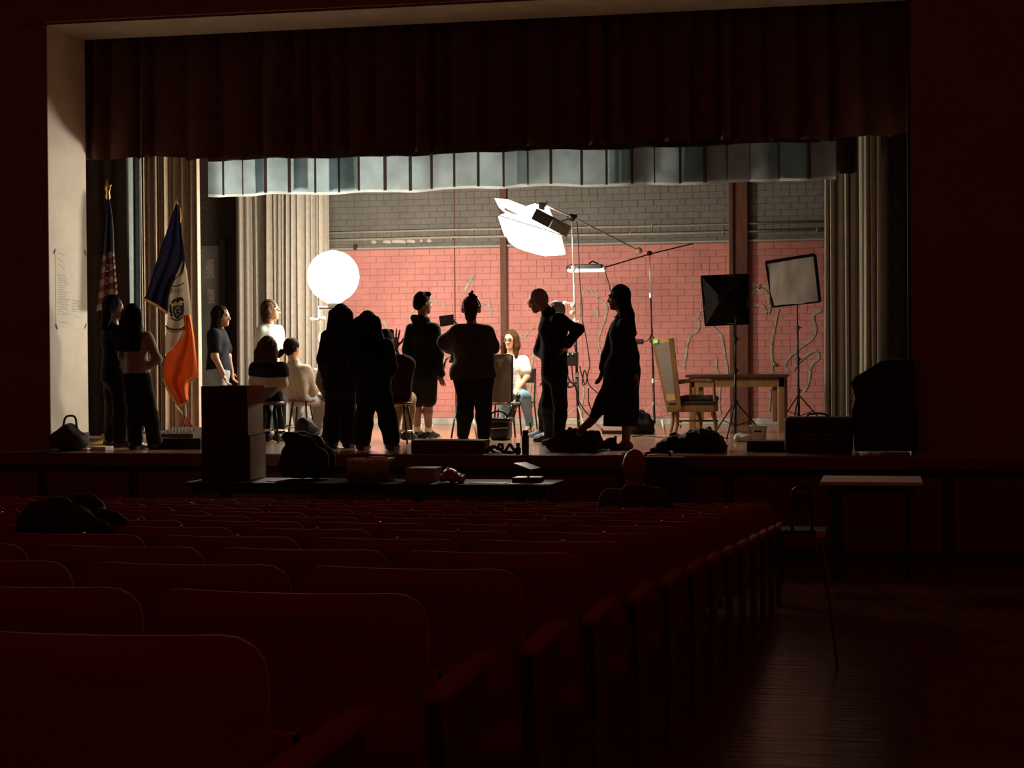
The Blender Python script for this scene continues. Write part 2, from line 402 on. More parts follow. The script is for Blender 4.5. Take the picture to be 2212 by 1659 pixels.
q = MB(); q.ball(W(1673, 787, YW - 0.03), 0.028, 8); q.build('door_bell', mat('chrome_fitting', (0.6, 0.6, 0.6), 0.25, 0.9), wall, smooth=True)
mb = MB(); mb.box((-9.3, YW - 0.03, STAGE), (-0.4, YW - 0.013, STAGE + 0.085), 0.005); struct(mb.build('baseboard_back', mat('chipped_white_baseboard', (0.55, 0.52, 0.45), 0.7, var=0.35, scale=6)))
# chalky outlines painted over the pink brick
def cz(x0, y0, s, pts): return [(x0 + a / s, y0 + b / s) for a, b in pts]
A = lambda p: cz(1370, 540, 4.608, p); B = lambda p: cz(820, 580, 6.144, p); C_ = lambda p: cz(1100, 580, 6.144, p); D_ = lambda p: cz(1100, 780, 6.144, p)
murals = [
 (A([(690, 590), (650, 620), (630, 680), (645, 760), (610, 820), (550, 860), (525, 950), (510, 1060), (490, 1180)]), 5.5),
 (A([(780, 760), (810, 800), (860, 850), (880, 930), (900, 1060), (920, 1170), (925, 1240)]), 5.5),
 (A([(1140, 480), (1190, 410), (1240, 385), (1290, 410), (1330, 450), (1335, 520), (1345, 590), (1325, 640)]), 6.5),
 (A([(1145, 610), (1190, 560), (1240, 545), (1280, 560), (1310, 610), (1325, 640)]), 6),
 (A([(1150, 360), (1240, 350), (1340, 360)]), 3), (A([(1250, 390), (1255, 340)]), 4),
 (A([(1430, 590), (1410, 680), (1390, 800), (1370, 900), (1360, 1000), (1370, 1100), (1370, 1220)]), 6.5),
 (A([(1860, 600), (1800, 630), (1775, 680), (1800, 760), (1800, 820), (1760, 890), (1690, 940), (1620, 1000), (1550, 1060), (1510, 1120), (1500, 1170), (1540, 1210)]), 6.5),
 (A([(1580, 1200), (1620, 1130), (1700, 1060), (1790, 1000), (1830, 1040), (1830, 1080), (1780, 1120), (1750, 1190), (1740, 1290), (1710, 1370), (1680, 1410)]), 6.5),
 (A([(1095, 760), (1075, 840), (1095, 900), (1078, 970), (1098, 1040), (1085, 1120), (1100, 1240)]), 4.5),
 (A([(815, 1080), (815, 1160), (835, 1240), (850, 1370), (840, 1500), (850, 1640)]), 6), (A([(1115, 1380), (1120, 1480), (1100, 1600)]), 5.5), (A([(1350, 1380), (1350, 1500), (1340, 1610)]), 5),
 (B([(1245, 80), (1225, 120), (1190, 170), (1160, 220), (1130, 300)]), 8), (B([(1250, 120), (1240, 170), (1220, 240)]), 5), (B([(1335, 490), (1400, 465), (1460, 500), (1485, 570), (1470, 650)]), 5),
 (B([(0, 680), (50, 700), (80, 760), (95, 840)]), 6), (B([(710, 440), (780, 450), (830, 490), (900, 540)]), 4.5), (B([(480, 530), (430, 580), (390, 650)]), 6),
 (B([(1850, 880), (1910, 920), (1950, 870), (2000, 820), (2050, 790)]), 4.5), (B([(2060, 1050), (2030, 1200), (2000, 1450), (1990, 1650)]), 5.5),
 (C_([(970, 330), (1000, 290), (1040, 320), (1070, 288), (1110, 320), (1150, 292), (1200, 340)]), 3.5), (C_([(1145, 400), (1175, 360)]), 7), (C_([(1190, 420), (1260, 460), (1300, 530), (1270, 660), (1230, 790), (1190, 900), (1190, 1020), (1220, 1150), (1225, 1300)]), 4.5),
 (C_([(1140, 530), (1160, 580), (1145, 650)]), 9), (C_([(935, 370), (925, 470), (930, 640)]), 5), (D_([(965, 320), (985, 430), (960, 560), (955, 760)]), 5.5), (D_([(310, 240), (340, 420), (350, 560), (380, 760)]), 7)]
for pts, w in murals:
    p3 = spline([W(a, b, YW - 0.0155) for a, b in pts], 5); rr = random.Random(int(pts[0][0] * 7))
    q = MB(); q.ribbon(p3, [w * 24.6 / FPX * rr.uniform(0.6, 1.15) for _ in p3]); q.build('mural_line', chalk, wall)
# a panelled doorway with papers, far left on the rear wall between the drapes
door_m = mat('scuffed_grey_door', (0.10, 0.085, 0.07), 0.7, var=0.3, scale=4)
a, b = W(445, 530, YW - 0.05), W(478, 925, YW - 0.05)
mb = MB(); mb.box((a[0] - 0.45, YW - 0.05, STAGE), (b[0], YW - 0.005, a[2]), 0.01); dr = struct(mb.build('door_1', door_m))
q = MB(); q.box((b[0], YW - 0.08, STAGE), (b[0] + 0.09, YW - 0.003, a[2] + 0.09), 0.006); q.build('door_frame', brown_trim, dr)
for (x0, y0, x1, y1) in ((445, 560, 462, 600), (448, 625, 464, 655)):
    p0, p1 = W(x0, y0, YW - 0.055), W(x1, y1, YW - 0.055); q = MB(); q.box((p0[0], YW - 0.056, p1[2]), (p1[0], YW - 0.051, p0[2])); q.build('notice', mat('faded_notice_paper', (0.2, 0.15, 0.13), 0.8, var=0.5, scale=20), dr)

# ------------------------------------------------------------------ drapes
def drape(name, path, z0, z1, fold_w, depth, m, label, cat='curtain', seed=0, hem=0.0, flare=0.25, nz=8, back=0.0, group=None, z0f=None):
    """hanging pleated cloth along a plan path [(x, y) ...]"""
    rr = random.Random(seed); p = [np.array(q, float) for q in path]
    seg = [np.linalg.norm(p[i + 1] - p[i]) for i in range(len(p) - 1)]; T = sum(seg)
    us = []; s = 0.0
    while s < T:
        w = fold_w * rr.uniform(0.4, 1.7); us.append((s, w, depth * rr.uniform(0.5, 1.25), rr.uniform(-0.3, 0.3))); s += w
    cols = []
    for s, w, d, sk in us:
        for k in range(10):
            t = k / 10; ph = 2 * math.pi * (t + sk * t * (1 - t)); off = d * (abs(math.sin(math.pi * (t + sk * t * (1 - t)))) ** 0.75)
            cols.append((min(s + t * w, T), off, s))
    rows = []
    for iz in range(nz + 1):
        f = iz / nz; row = []
        for s, off, s0 in cols:
            q = s; i = 0
            while i < len(seg) - 1 and q > seg[i]: q -= seg[i]; i += 1
            t_ = (p[i + 1] - p[i]) / seg[i]; nn = np.array([t_[1], -t_[0]])
            amp = 0.8 + flare * (1 - f)
            xy = p[i] + t_ * q + nn * (off * amp)
            zz = z0 + (z1 - z0) * f
            if iz == 0 and hem: zz += hem * math.sin(s0 * 37.0) + hem * 0.6 * math.sin(s * 9)
            row.append(V(xy[0] + 0.012 * math.sin(s0 * 31 + f * 2), xy[1], zz))
        rows.append(row)
    q = MB(); q.loft(rows); o = q.build(name, m, None, label, cat, group, smooth=True)
    return o
beige_cloth = mat('beige_drape_cloth', (0.50, 0.38, 0.27), 0.9, var=0.1, scale=14, bump=0.1, bscale=120, translucent=0.03)
grey_cloth = mat('grey_beige_drape_cloth', (0.46, 0.41, 0.34), 0.9, var=0.1, scale=14, bump=0.1, bscale=120, translucent=0.03)
teal_cloth = mat('grey_teal_drape_cloth', (0.20, 0.25, 0.24), 0.9, var=0.1, scale=14)
black_velour = mat('black_velour', (0.035, 0.022, 0.018), 0.95, var=0.2, scale=6, spec=0.1)
brown_velour = mat('brown_velour', (0.12, 0.055, 0.042), 0.95, var=0.15, scale=6, spec=0.1)
def X_at(px, Y): return W(px, 800, Y)[0]
drape('proscenium_valance', [(XL - 0.2, 18.20), (XR + 0.3, 18.20)], 4.25, 6.4, 0.30, 0.10, brown_velour, 'deep dark valance across the top of the stage opening, scalloped lower edge', 'valance', 1, hem=0.022, flare=0.3, nz=6)
drape('stage_leg', [(X_at(186, 19.7) - 0.5, 19.7), (X_at(277, 19.7), 19.8)], STAGE + 0.03, 5.9, 0.16, 0.09, black_velour, 'black leg drape beside the cream pier, left of the beige drape', seed=2)
drape('teal_drape', [(X_at(266, 20.9), 20.9), (X_at(300, 20.9), 21.0)], STAGE + 0.03, 5.9, 0.13, 0.10, teal_cloth, 'narrow grey-teal drape between the black leg and the beige drape', seed=5)
drape('beige_drape', [(X_at(297, 21.25), 21.25), (X_at(350, 21.25), 21.35), (X_at(441, 21.25), 21.25)], STAGE + 0.03, 5.9, 0.08, 0.17, beige_cloth, 'pleated beige drape hanging behind the blue, white and orange flag', seed=7, flare=0.2)
drape('grey_drape', [(X_at(514, 23.7), 23.65), (X_at(586, 23.7), 23.85)], STAGE + 0.03, 5.9, 0.12, 0.24, grey_cloth, 'loose grey-beige drape behind the person in the white shirt', seed=11, flare=0.15)
drape('grey_drape', [(X_at(588, 23.5), 23.55), (X_at(728, 23.5), 23.35)], STAGE + 0.03, 5.9, 0.066, 0.24, grey_cloth, 'tightly pleated grey-beige drape behind the glowing globe lantern', seed=13, flare=0.15)
drape('side_drape', [(X_at(1781, 22.9), 23.0), (X_at(1886, 22.9), 22.9)], STAGE + 0.03, 5.9, 0.085, 0.13, grey_cloth, 'tall grey-beige drape at the right edge of the pink wall', seed=17, flare=0.55)
drape('side_drape', [(X_at(1866, 22.0), 22.05), (X_at(1916, 22.0), 22.0)], STAGE + 0.03, 5.9, 0.07, 0.10, grey_cloth, 'narrow streaked drape beside the black leg at far right', seed=19, flare=0.2)
drape('stage_leg', [(X_at(1902, 18.8), 18.8), (X_at(1972, 18.8) + 0.5, 18.8)], STAGE + 0.03, 5.9, 0.16, 0.09, black_velour, 'black leg drape at the right side of the stage opening', seed=23)
a, b = W(1806, 290, 19.1), W(1853, 374, 19.1)
drape('border_end', [(a[0], 19.15), (b[0], 19.12)], b[2], 7.79, 0.16, 0.05, mat('dark_border_cloth', (0.05, 0.026, 0.02), 0.95), 'short dark brown border drape at the right end of the teal valance', 'valance', 29)
# the translucent grey-teal border, lit from behind, with sewn seams
val_m = mat('backlit_border_cloth', (0.285, 0.37, 0.40), 0.9, var=0.25, scale=3.5, bump=0.2, bscale=18, translucent=0.5)
val_seam = mat('border_seam_tape', (0.20, 0.13, 0.11), 0.9, translucent=0.5)
val_hem = mat('border_hem_cloth', (0.60, 0.66, 0.66), 0.9, translucent=0.5)
YV = 19.3
edges_px = [453, 485, 531, 587, 633, 684, 733, 780, 833, 884, 934, 987, 1040, 1091, 1146, 1197, 1259, 1311, 1366, 1417, 1471, 1524, 1573, 1624, 1686, 1750, 1808]
xs = [X_at(p, YV) for p in edges_px]; x0, x1 = xs[0], xs[-1]
def vy(x): return YV + 0.07 * math.sin(x * 2.1 + 0.6) + 0.06 * math.sin(x * 5.7) + 0.02 * math.sin(x * 13)
def vz(x): return 3.93 + 0.006 * math.sin(x * 1.1) + 0.004 * math.sin(x * 6.3)
br = root('teal_border', ((x0 + x1) / 2, YV, 3.9), 'backlit grey-teal border cloth with dark vertical seams above the pink wall', 'valance')
ztop_v = 4.36
for i in range(len(xs) - 1):
    n = 12; q = MB(); sd = random.Random(i).uniform(-1, 1)
    q.loft([[V(x, vy(x) + 0.03 * math.sin(math.pi * j / n) * sd * (1 - 0.6 * t), vz(x) + 0.03 + (ztop_v - vz(x) - 0.03) * t) for j, x in enumerate(np.linspace(xs[i], xs[i + 1], n + 1))] for t in np.linspace(0, 1, 5)])
    q.build('panel', val_m, br, smooth=True)
    q = MB(); q.loft([[V(x, vy(x) + 0.03 * math.sin(math.pi * j / n) * sd - 0.004, vz(x) + t * 0.035) for j, x in enumerate(np.linspace(xs[i], xs[i + 1], n + 1))] for t in (0, 1)]); q.build('hem', val_hem, br, smooth=True)
    if i:
        w = random.Random(i * 3).choice([0.007, 0.013, 0.016, 0.02]); q = MB(); x = xs[i]
        q.loft([[V(x - w, vy(x) - 0.012, z), V(x, vy(x) - 0.02, z), V(x + w, vy(x) - 0.012, z)] for z in (vz(x) + 0.02, ztop_v)]); q.build('seam', val_seam, br)
q = MB(); q.loft([[V(x, vy(x) - 0.003, ztop_v - 0.02), V(x, vy(x) - 0.003, 6.2)] for x in np.linspace(x0, x1, 120)]); q.build('upper_cloth', MATS['dark_border_cloth'], br, smooth=True)
for a_, b_ in ((708, 733), (733, 776), (560, 586), (640, 668), (1120, 1146), (1333, 1366), (1455, 1471), (1471, 1530), (1552, 1573), (1650, 1686), (1686, 1745), (1310, 1330)):   # doubled cloth where the fullness overlaps
    xs_ = np.linspace(X_at(a_, YV), X_at(b_, YV), 9); q = MB(); q.loft([[V(x, vy(x) + 0.05 + 0.02 * math.sin(j * math.pi / 8), z) for j, x in enumerate(xs_)] for z in (vz(xs_[0]) + 0.02, 4.2, ztop_v)]); q.build('overlap', val_m, br, smooth=True)

# ================================================================== LIGHTING KIT ON THE STAGE
black_metal = mat('black_metal', (0.018, 0.014, 0.013), 0.4, 0.3)
chrome = mat('chrome', (0.80, 0.77, 0.72), 0.38, 0.7, var=0.05)
black_cloth = mat('black_nylon', (0.012, 0.009, 0.008), 0.8, var=0.3, bump=0.2, bscale=25)
rubber = mat('black_rubber', (0.010, 0.008, 0.008), 0.6)
glow = mat('lit_globe_fabric', (1.0, 0.90, 0.74), 0.8, var=0.0, emit=GLOBE_L)
glow_soft = mat('lit_softbox_diffuser', (1.0, 0.87, 0.67), 0.8, var=0.0, emit=SOFT_L)
glow_panel = mat('lit_tube_panel', (1.0, 0.93, 0.80), 0.8, var=0.0, emit=PANEL_L)
silver = mat('silver_reflective_cloth', (0.55, 0.52, 0.47), 0.45, 0.55, var=0.15, bump=0.15, bscale=6)
cable_m = rubber

def tripod(r_, top, foot, rad=0.014, spread=0.38, hub=0.45, rot=0.3, m=None, legs=3, leg_r=0.009, lo_black=0):
    m = m or black_metal; n = 4; P0 = foot + V(0, 0, 0.05)
    for i in range(n):
        a, b = P0 + (top - P0) * (i / n), P0 + (top - P0) * ((i + 1) / n); s = MB(); s.tube([a, b], rad * (1.15 - 0.17 * i), 8); s.build('stand_section', (m if (m is not chrome or i >= lo_black) else black_metal), r_, smooth='auto')
        if i: s = MB(); s.tube([a - V(0, 0, 0.03), a + V(0, 0, 0.03)], rad * 1.7, 8); s.tube([a, a + V(0.05, -0.01, 0)], 0.008, 6); s.build('collar', m, r_)
    H = P0 + (top - P0) * (hub / (top[2] - foot[2]))
    for k in range(legs):
        an = rot + 2 * math.pi * k / legs; e = foot + V(math.cos(an) * spread, math.sin(an) * spread, 0.012)
        s = MB(); s.tube([H, e], leg_r, 6); l = s.build('leg', m, r_); s = MB(); s.ball(e, 0.014, 5); s.build('rubber_foot', rubber, l)
        s = MB(); s.tube([P0 + V(0, 0, 0.08), H * 0.45 + e * 0.55], leg_r * 0.7, 5); s.build('brace', m, r_)

# --- globe lantern on its stand
gY = 20.85
gc = W(720, 597, gY); gR = 56 / FPX * np.dot(gc - CAM, FWD)
gf = G(688, 940); gf = V(W(690, 800, gY)[0], gY, STAGE)
gr = root('globe_lantern', gf, 'round glowing globe lantern on a chrome stand in front of the pleated drape', 'light')
q = MB(); n = 14
prof = [(gR * math.sin(math.pi * i / n), -gR * math.cos(math.pi * i / n)) for i in range(n + 1)]
q.lathe(gc, [(gR * 0.28, -gR * 1.02)] + [p for p in prof if p[0] > gR * 0.3] + [(gR * 0.1, gR)], 16); q.build('globe', glow, gr)
for k in range(8):
    an = math.pi * k / 8; q = MB(); q.tube([gc + V(math.cos(an) * gR * math.sin(t), math.sin(an) * gR * math.sin(t), -gR * math.cos(t)) * 0.985 for t in np.linspace(0.25, math.pi - 0.1, 9)], 0.003, 4); q.build('rib', glow, gr)
q = MB(); q.tube([gc - V(0, 0, gR * 1.0), gc - V(0, 0, gR * 1.22)], 0.07, 12); q.tube([gc - V(0, 0, gR * 1.2), V(gf[0], gf[1], gc[2] - gR * 1.2)], 0.016, 8); q.build('speed_ring', black_metal, gr)
tripod(gr, V(gf[0], gf[1], gc[2] - gR * 1.15), gf, 0.017, 0.42, 0.5, 0.5, chrome)
for y, dx in ((690, -0.09), (688, 0.06), (740, 0.05), (800, -0.04)):
    p = W(690, y, gY); q = MB(); q.tube([p, p + V(dx, -0.03, 0)], 0.016, 8); q.ball(p + V(dx, -0.03, 0.0), 0.03, 6); q.build('clamp_knob', chrome, gr, smooth='auto')

# --- key softbox on a boom
kf = G(1250, 932); kY = kf[1]
kr = root('boom_softbox', kf, 'large glowing softbox slung from a boom on a tall stand above the seated person', 'light')
kt = W(1235, 470, kY)
tripod(kr, kt + V(0, 0, 0.03), kf, 0.017, 0.40, 0.28, 0.9, chrome, lo_black=2)
q = MB(); q.tube([W(1170, 440, kY - 0.95), W(1235, 468, kY), W(1380, 541, kY + 1.1)], [0.012, 0.012, 0.009], 8); q.build('boom_arm', chrome, kr, smooth='auto')
q = MB(); q.ball(W(1380, 541, kY + 1.1), 0.046, 10); q.build('counterweight_ball', mat('dull_yellow_ball', (0.45, 0.33, 0.12), 0.9), kr, smooth=True)
q = MB(); q.ball(kt, 0.05, 8); q.tube([kt - V(0.06, 0, 0), kt + V(0.07, 0, 0.02)], 0.02, 8); q.build('boom_clamp', black_metal, kr, smooth='auto')
q = MB(); q.box(W(1163, 438, kY - 1.05), W(1180, 456, kY - 0.93), 0.01); q.tube([W(1178, 448, kY - 0.95), W(1182, 434, kY - 0.95)], 0.01, 6); q.build('tilt_head', black_metal, kr)
# shell: four-sided pyramid from the lamp head to the square front; front lies low and faces down and left
ax_px = nrm(np.array([-0.46, 0.0, -0.70]) + np.array([0, -0.25, 0])); cen = W(1150, 508, kY - 1.0)
side = nrm(W(1228, 502, kY - 1.0) - W(1085, 458, kY - 1.0)); dep = nrm(np.cross(side, ax_px)); axn = nrm(np.cross(dep, side)); axn = axn if axn[2] < 0 else -axn
hw, hd = 0.385, 0.35
fr = [cen + side * hw * a + dep * hd * b for a, b in ((-1, -1), (1, -1), (1, 1), (-1, 1))]
apex = cen - axn * 0.36
ap = [apex + side * 0.09 * a + dep * 0.09 * b for a, b in ((-1, -1), (1, -1), (1, 1), (-1, 1))]
shell_m = mat('lit_softbox_side', (0.95, 0.86, 0.72), 0.8, var=0.02, emit=9.0); shell_g = mat('grey_softbox_cloth', (0.30, 0.27, 0.23), 0.6, var=0.1)
for k in range(4):
    q = MB(); a, b, c, d = fr[k], fr[(k + 1) % 4], ap[(k + 1) % 4], ap[k]; nn = nrm(np.cross(b - a, d - a)) * 0.006
    q.prism([a, b, c, d], V(0, 0, 0), nn); q.build('side_panel', shell_m if k in (0, 2, 3) else shell_g, kr)
q = MB(); n = 9; rows = []
for i in range(n):
    row = []
    for j in range(n):
        u, v = -1 + 2 * i / (n - 1), -1 + 2 * j / (n - 1); bulge = 0.16 * (1 - u ** 4) * (1 - v ** 4)
        row.append(cen + side * hw * u * 0.985 + dep * hd * v * 0.985 + axn * (0.012 + bulge))
    rows.append(row)
q.loft(rows); q.build('diffuser', glow_soft, kr, smooth=True)
for k in range(4):
    q = MB(); q.bar(fr[k], fr[(k + 1) % 4], 0.035, 0.012); q.build('rim_strip', mat('white_rim_tape', (0.8, 0.75, 0.66), 0.7), kr)
b0, b1 = W(1155, 462, kY - 1.32), W(1228, 500, kY - 1.32)
d_ = nrm(b1 - b0); 
for t0, t1, mm in ((0.0, 0.50, mat('brown_lamp_housing', (0.10, 0.07, 0.05), 0.5)), (0.53, 1.0, shell_g)):
    q = MB(); q.bar(b0 + (b1 - b0) * t0, b0 + (b1 - b0) * t1, 0.10, 0.14); q.build('lamp_housing', mm, kr)
q = MB(); q.tube([W(1165, 462, kY - 1.36), W(1200, 474, kY - 1.36), W(1226, 497, kY - 1.36)], 0.012, 6); q.build('black_strap', rubber, kr)
q = MB(); q.tube([W(1205, 480, kY - 0.9), W(1225, 474, kY - 0.1), W(1240, 472, kY)], 0.008, 6); q.build('safety_wire', rubber, kr)
# upper flap of the softbox standing up at the left
fl = [W(1068, 428, kY - 1.2), W(1096, 431, kY - 1.2), W(1150, 452, kY - 1.15), W(1166, 470, kY - 1.1), W(1130, 478, kY - 1.12), W(1098, 466, kY - 1.2), W(1078, 448, kY - 1.22)]
q = MB(); q.prism(fl, V(0, 0, 0), V(0.01, 0.04, 0)); q.build('flap', shell_m, kr)
q = MB(); q.bar(W(1090, 451, kY - 1.25), W(1135, 474, kY - 1.22), 0.03, 0.03); q.build('flap_rod', shell_g, kr)
p = W(1238, 660, kY)
for dx, dz in ((-0.10, 0.03), (0.0, 0.0), (-0.01, -0.09)):
    q = MB(); q.ball(p + V(dx, -0.03, dz), 0.032, 6); q.tube([p + V(0, 0, dz), p + V(dx, -0.03, dz)], 0.014, 6); q.build('clamp_knob', chrome, kr, smooth='auto')
# ballast hung on the stand
q = MB(); q.box(W(1224, 760, kY - 0.10), W(1250, 790, kY + 0.04), 0.01); bl = q.build('ballast', black_metal, kr)
q = MB(); q.tube(spline([W(1226, 760, kY - 0.05), W(1228, 748, kY - 0.05), W(1240, 746, kY - 0.05), W(1244, 760, kY - 0.05)], 4), 0.007, 6); q.build('handle', black_metal, bl)
for (x, y) in ((1227, 766), (1237, 765)):
    q = MB(); q.ball(W(x, y, kY - 0.11), 0.012, 5); q.build('knob', chrome, bl)
q = MB(); q.tube(spline([W(1222, 800, kY - 0.1), W(1229, 820, kY - 0.1), W(1240, 832, kY - 0.1), W(1228, 836, kY - 0.1), W(1228, 826, kY - 0.1), W(1246, 828, kY - 0.1)], 5), 0.014, 6); q.build('coiled_lead', rubber, kr, smooth=True)
def cable(pts, Y, label, r=0.008, m=None):
    p = spline([W(x, y, Y) if len(t) == 0 else W(x, y, Y + t[0]) for x, y, *t in pts], 7); q = MB(); q.tube(p, r, 6)
    return q.build('cable', m or cable_m, None, label, 'cable', smooth=True)
cable([(1246, 478), (1249, 520), (1252, 600), (1257, 660), (1258, 690), (1266, 730), (1272, 770), (1274, 790), (1268, 815)], kY - 0.03, 'black cable hanging beside the boom stand from its clamp')
cable([(1268, 815), (1273, 832), (1290, 848), (1298, 852), (1304, 858)], kY - 0.03, 'black lead drooping from the looped cable towards the long dress')
cable([(1271, 838), (1271, 862), (1272, 870), (1278, 885), (1290, 895), (1305, 893)], kY - 0.03, 'black lead with a plug hanging straight below the looped cable')
cable([(1235, 790), (1238, 820), (1243, 835), (1250, 865), (1262, 885), (1276, 900), (1284, 908)], kY - 0.06, 'thin cable trailing from the ballast down to the floor')
cable([(1252, 790), (1256, 808), (1264, 830), (1268, 815), (1262, 800), (1258, 830), (1268, 828)], kY - 0.04, 'bunch of cable looped beside the ballast')

# --- boom stand with the slim tube panel
cf = G(1414, 923); cY = cf[1]
cr = root('panel_boom_stand', cf, 'thin chrome stand with a boom arm holding a slim light panel', 'light')
ct = W(1403, 546, cY)
tripod(cr, ct, cf, 0.013, 0.36, 0.3, 2.5, chrome, lo_black=3)
q = MB(); q.tube([W(1308, 577, cY - 0.7), W(1403, 549, cY), W(1498, 526, cY + 0.25 if cY + 0.25 < YW - 0.08 else YW - 0.08)], 0.009, 6); q.build('boom_arm', black_metal, cr)
q = MB(); q.ball(W(1403, 547, cY), 0.035, 6); q.build('boom_clamp', black_metal, cr)
pY = cY - 0.7
q = MB(); q.box(W(1228, 571, pY - 0.06), W(1304, 582, pY + 0.12), 0.01); q.build('panel_housing', black_metal, cr)
q = MB(); q.box(W(1226, 581, pY - 0.055), W(1306, 587, pY + 0.11), 0.006); q.build('tube', glow_panel, cr)
for x in (1228, 1304):
    q = MB(); q.ball(W(x, 579, pY), 0.032, 6); q.build('end_cap', chrome if x > 1300 else black_metal, cr, smooth=True)
q = MB(); q.tube([W(1272, 570, pY), W(1280, 564, pY), W(1292, 570, pY)], 0.012, 6); q.build('yoke', black_metal, cr)
cable([(1307, 586), (1311, 600), (1316, 614), (1320, 640)], pY, 'short dark lead dangling from the slim light panel')
q = MB(); q.tube(spline([W(1408, 722, cY - 0.03), W(1404, 735, cY - 0.03), W(1410, 742, cY - 0.03), W(1412, 728, cY - 0.03), W(1406, 738, cY - 0.03)], 4), 0.008, 6); q.build('wrapped_lead', rubber, cr, smooth=True)
q = MB(); q.tube([W(1374, 738, cY - 0.05), W(1390, 738, cY - 0.05)], 0.035, 8); q.build('hanging_adapter', rubber, cr)
q = MB(); q.tube(spline([W(1390, 738, cY - 0.05), W(1400, 735, cY - 0.05), W(1407, 722, cY - 0.03)], 4), 0.006, 6); q.build('adapter_lead', rubber, cr, smooth=True)

# --- two unlit square softboxes on tripods
def softbox(name, label, corners, Yf, back_d, foot, face_m, shell, shows_back, pole_top):
    r_ = root(name, foot, label, 'softbox')
    cr_ = [W(x, y, Yf) for x, y in corners]; c0 = sum(cr_) / 4; dY = V(0, back_d, 0)
    apx = [c0 + dY + (p - c0) * 0.16 for p in cr_]
    for k in range(4):
        a, b = cr_[k], cr_[(k + 1) % 4]; c, d = apx[(k + 1) % 4], apx[k]; n = 6; q = MB(); rows = []
        nn = nrm(np.cross(b - a, d - a))
        for i in range(n + 1):
            t = i / n; row = []
            for j in range(n + 1):
                s = j / n; p0 = a * (1 - s) + b * s; p1 = d * (1 - s) + c * s
                sag = 0.075 * math.sin(math.pi * s) * math.sin(math.pi * min(1, t + 0.15)); p = p0 * (1 - t) + p1 * t + (c0 + dY * 0.3 - p0) * sag * 1.2
                row.append(p)
            rows.append(row)
        q.loft(rows); q.loft([[p - nn * 0.004 * 0 + (c0 - p) * 0.012 for p in rr] for rr in rows][::-1]); q.build('side_panel', shell, r_, smooth=True)
    q = MB(); n = 8; rows = []
    sg = -1 if back_d > 0 else 1
    for i in range(n + 1):
        t = i / n; rows.append([(cr_[0] * (1 - s) + cr_[1] * s) * (1 - t) + (cr_[3] * (1 - s) + cr_[2] * s) * t + V(0, sg * 0.02 * math.sin(math.pi * t) * math.sin(math.pi * s) + 0.012 * math.sin(7 * (s + t)), 0) for s in np.linspace(0, 1, n + 1)])
    q.loft(rows); q.build('diffuser', face_m, r_, smooth=True)
    for k in range(4):
        q = MB(); q.tube([cr_[k] * 1.0, cr_[(k + 1) % 4]], 0.012 if shows_back or k > 1 else 0.024, 6); q.build('rim', shell, r_)
    tripod(r_, pole_top, foot, 0.014, 0.36, 0.38, 0.35)
    q = MB(); q.tube([pole_top, c0 + dY * 0.9], 0.02, 8); q.tube([c0 + dY * 0.75, c0 + dY * 1.12], 0.05, 10); q.build('lamp_socket', black_metal, r_)
    return r_
sf = G(1588, 945); sY = sf[1]
blk_shell = mat('black_softbox_cloth', (0.008, 0.006, 0.0055), 0.9, var=0.25, bump=0.3, bscale=7, spec=0.03)
softbox('square_softbox', 'square softbox seen from its black back on a tripod before the wooden table', [(1515, 597), (1615, 593), (1617, 699), (1524, 703)], sY + 0.22, -0.42, sf, silver, blk_shell, True, W(1589, 665, sY))
cable([(1640, 946, -0.1), (1610, 950, -0.2), (1560, 946, -0.2), (1500, 950, -0.1)], sY, 'dark cable lying across the floor near the square softbox tripod', 0.006)
lf = G(1726, 920); lY = lf[1]
softbox('square_softbox', 'tilted square softbox with a pale silver front beside the right drape', [(1654, 567), (1760, 550), (1771, 652), (1669, 663)], lY - 0.2, 0.38, lf, mat('pale_diffuser_cloth', (0.46, 0.42, 0.35), 0.42, 0.25, var=0.3, scale=2.2, stretch=(3, 3, 0.7), bump=0.4, bscale=3), blk_shell, False, W(1722, 640, lY))

# ================================================================== FLAGS
def flag_stand(name, label, top, foot, pole_m, parts):
    r_ = root(name, foot, label, 'flag')
    q = MB(); q.tube([foot + V(0, 0, 0.03), top], 0.014, 8); q.build('pole', pole_m, r_, smooth='auto')
    return r_
gold = mat('gold_fringe', (0.55, 0.30, 0.07), 0.5, 0.3, var=0.3, scale=60)
brass = mat('brass', (0.75, 0.50, 0.18), 0.28, 0.9)
blue_c = mat('navy_flag_cloth', (0.013, 0.015, 0.085), 0.75, var=0.15, translucent=0.15)
white_c = mat('white_flag_cloth', (0.74, 0.66, 0.54), 0.75, var=0.06, translucent=0.2)
orange_c = mat('orange_flag_cloth', (0.86, 0.15, 0.008), 0.7, var=0.08, translucent=0.2)
ink = mat('dark_seal_ink', (0.02, 0.018, 0.025), 0.8)
ff = G(400, 945); fY = ff[1]
ft = W(383, 438, fY)
fr_ = flag_stand('city_flag', 'blue, white and orange gold-fringed flag hanging on a floor pole', W(384, 440, fY - 0.02), ff, mat('dark_wood_pole', (0.12, 0.05, 0.02), 0.4), None)
q = MB(); q.lathe(W(381, 445, fY - 0.04), [(0.012, -0.12), (0.03, -0.02), (0.035, 0.0), (0.02, 0.05), (0.004, 0.11)], 10); q.build('finial', brass, fr_, smooth=True)
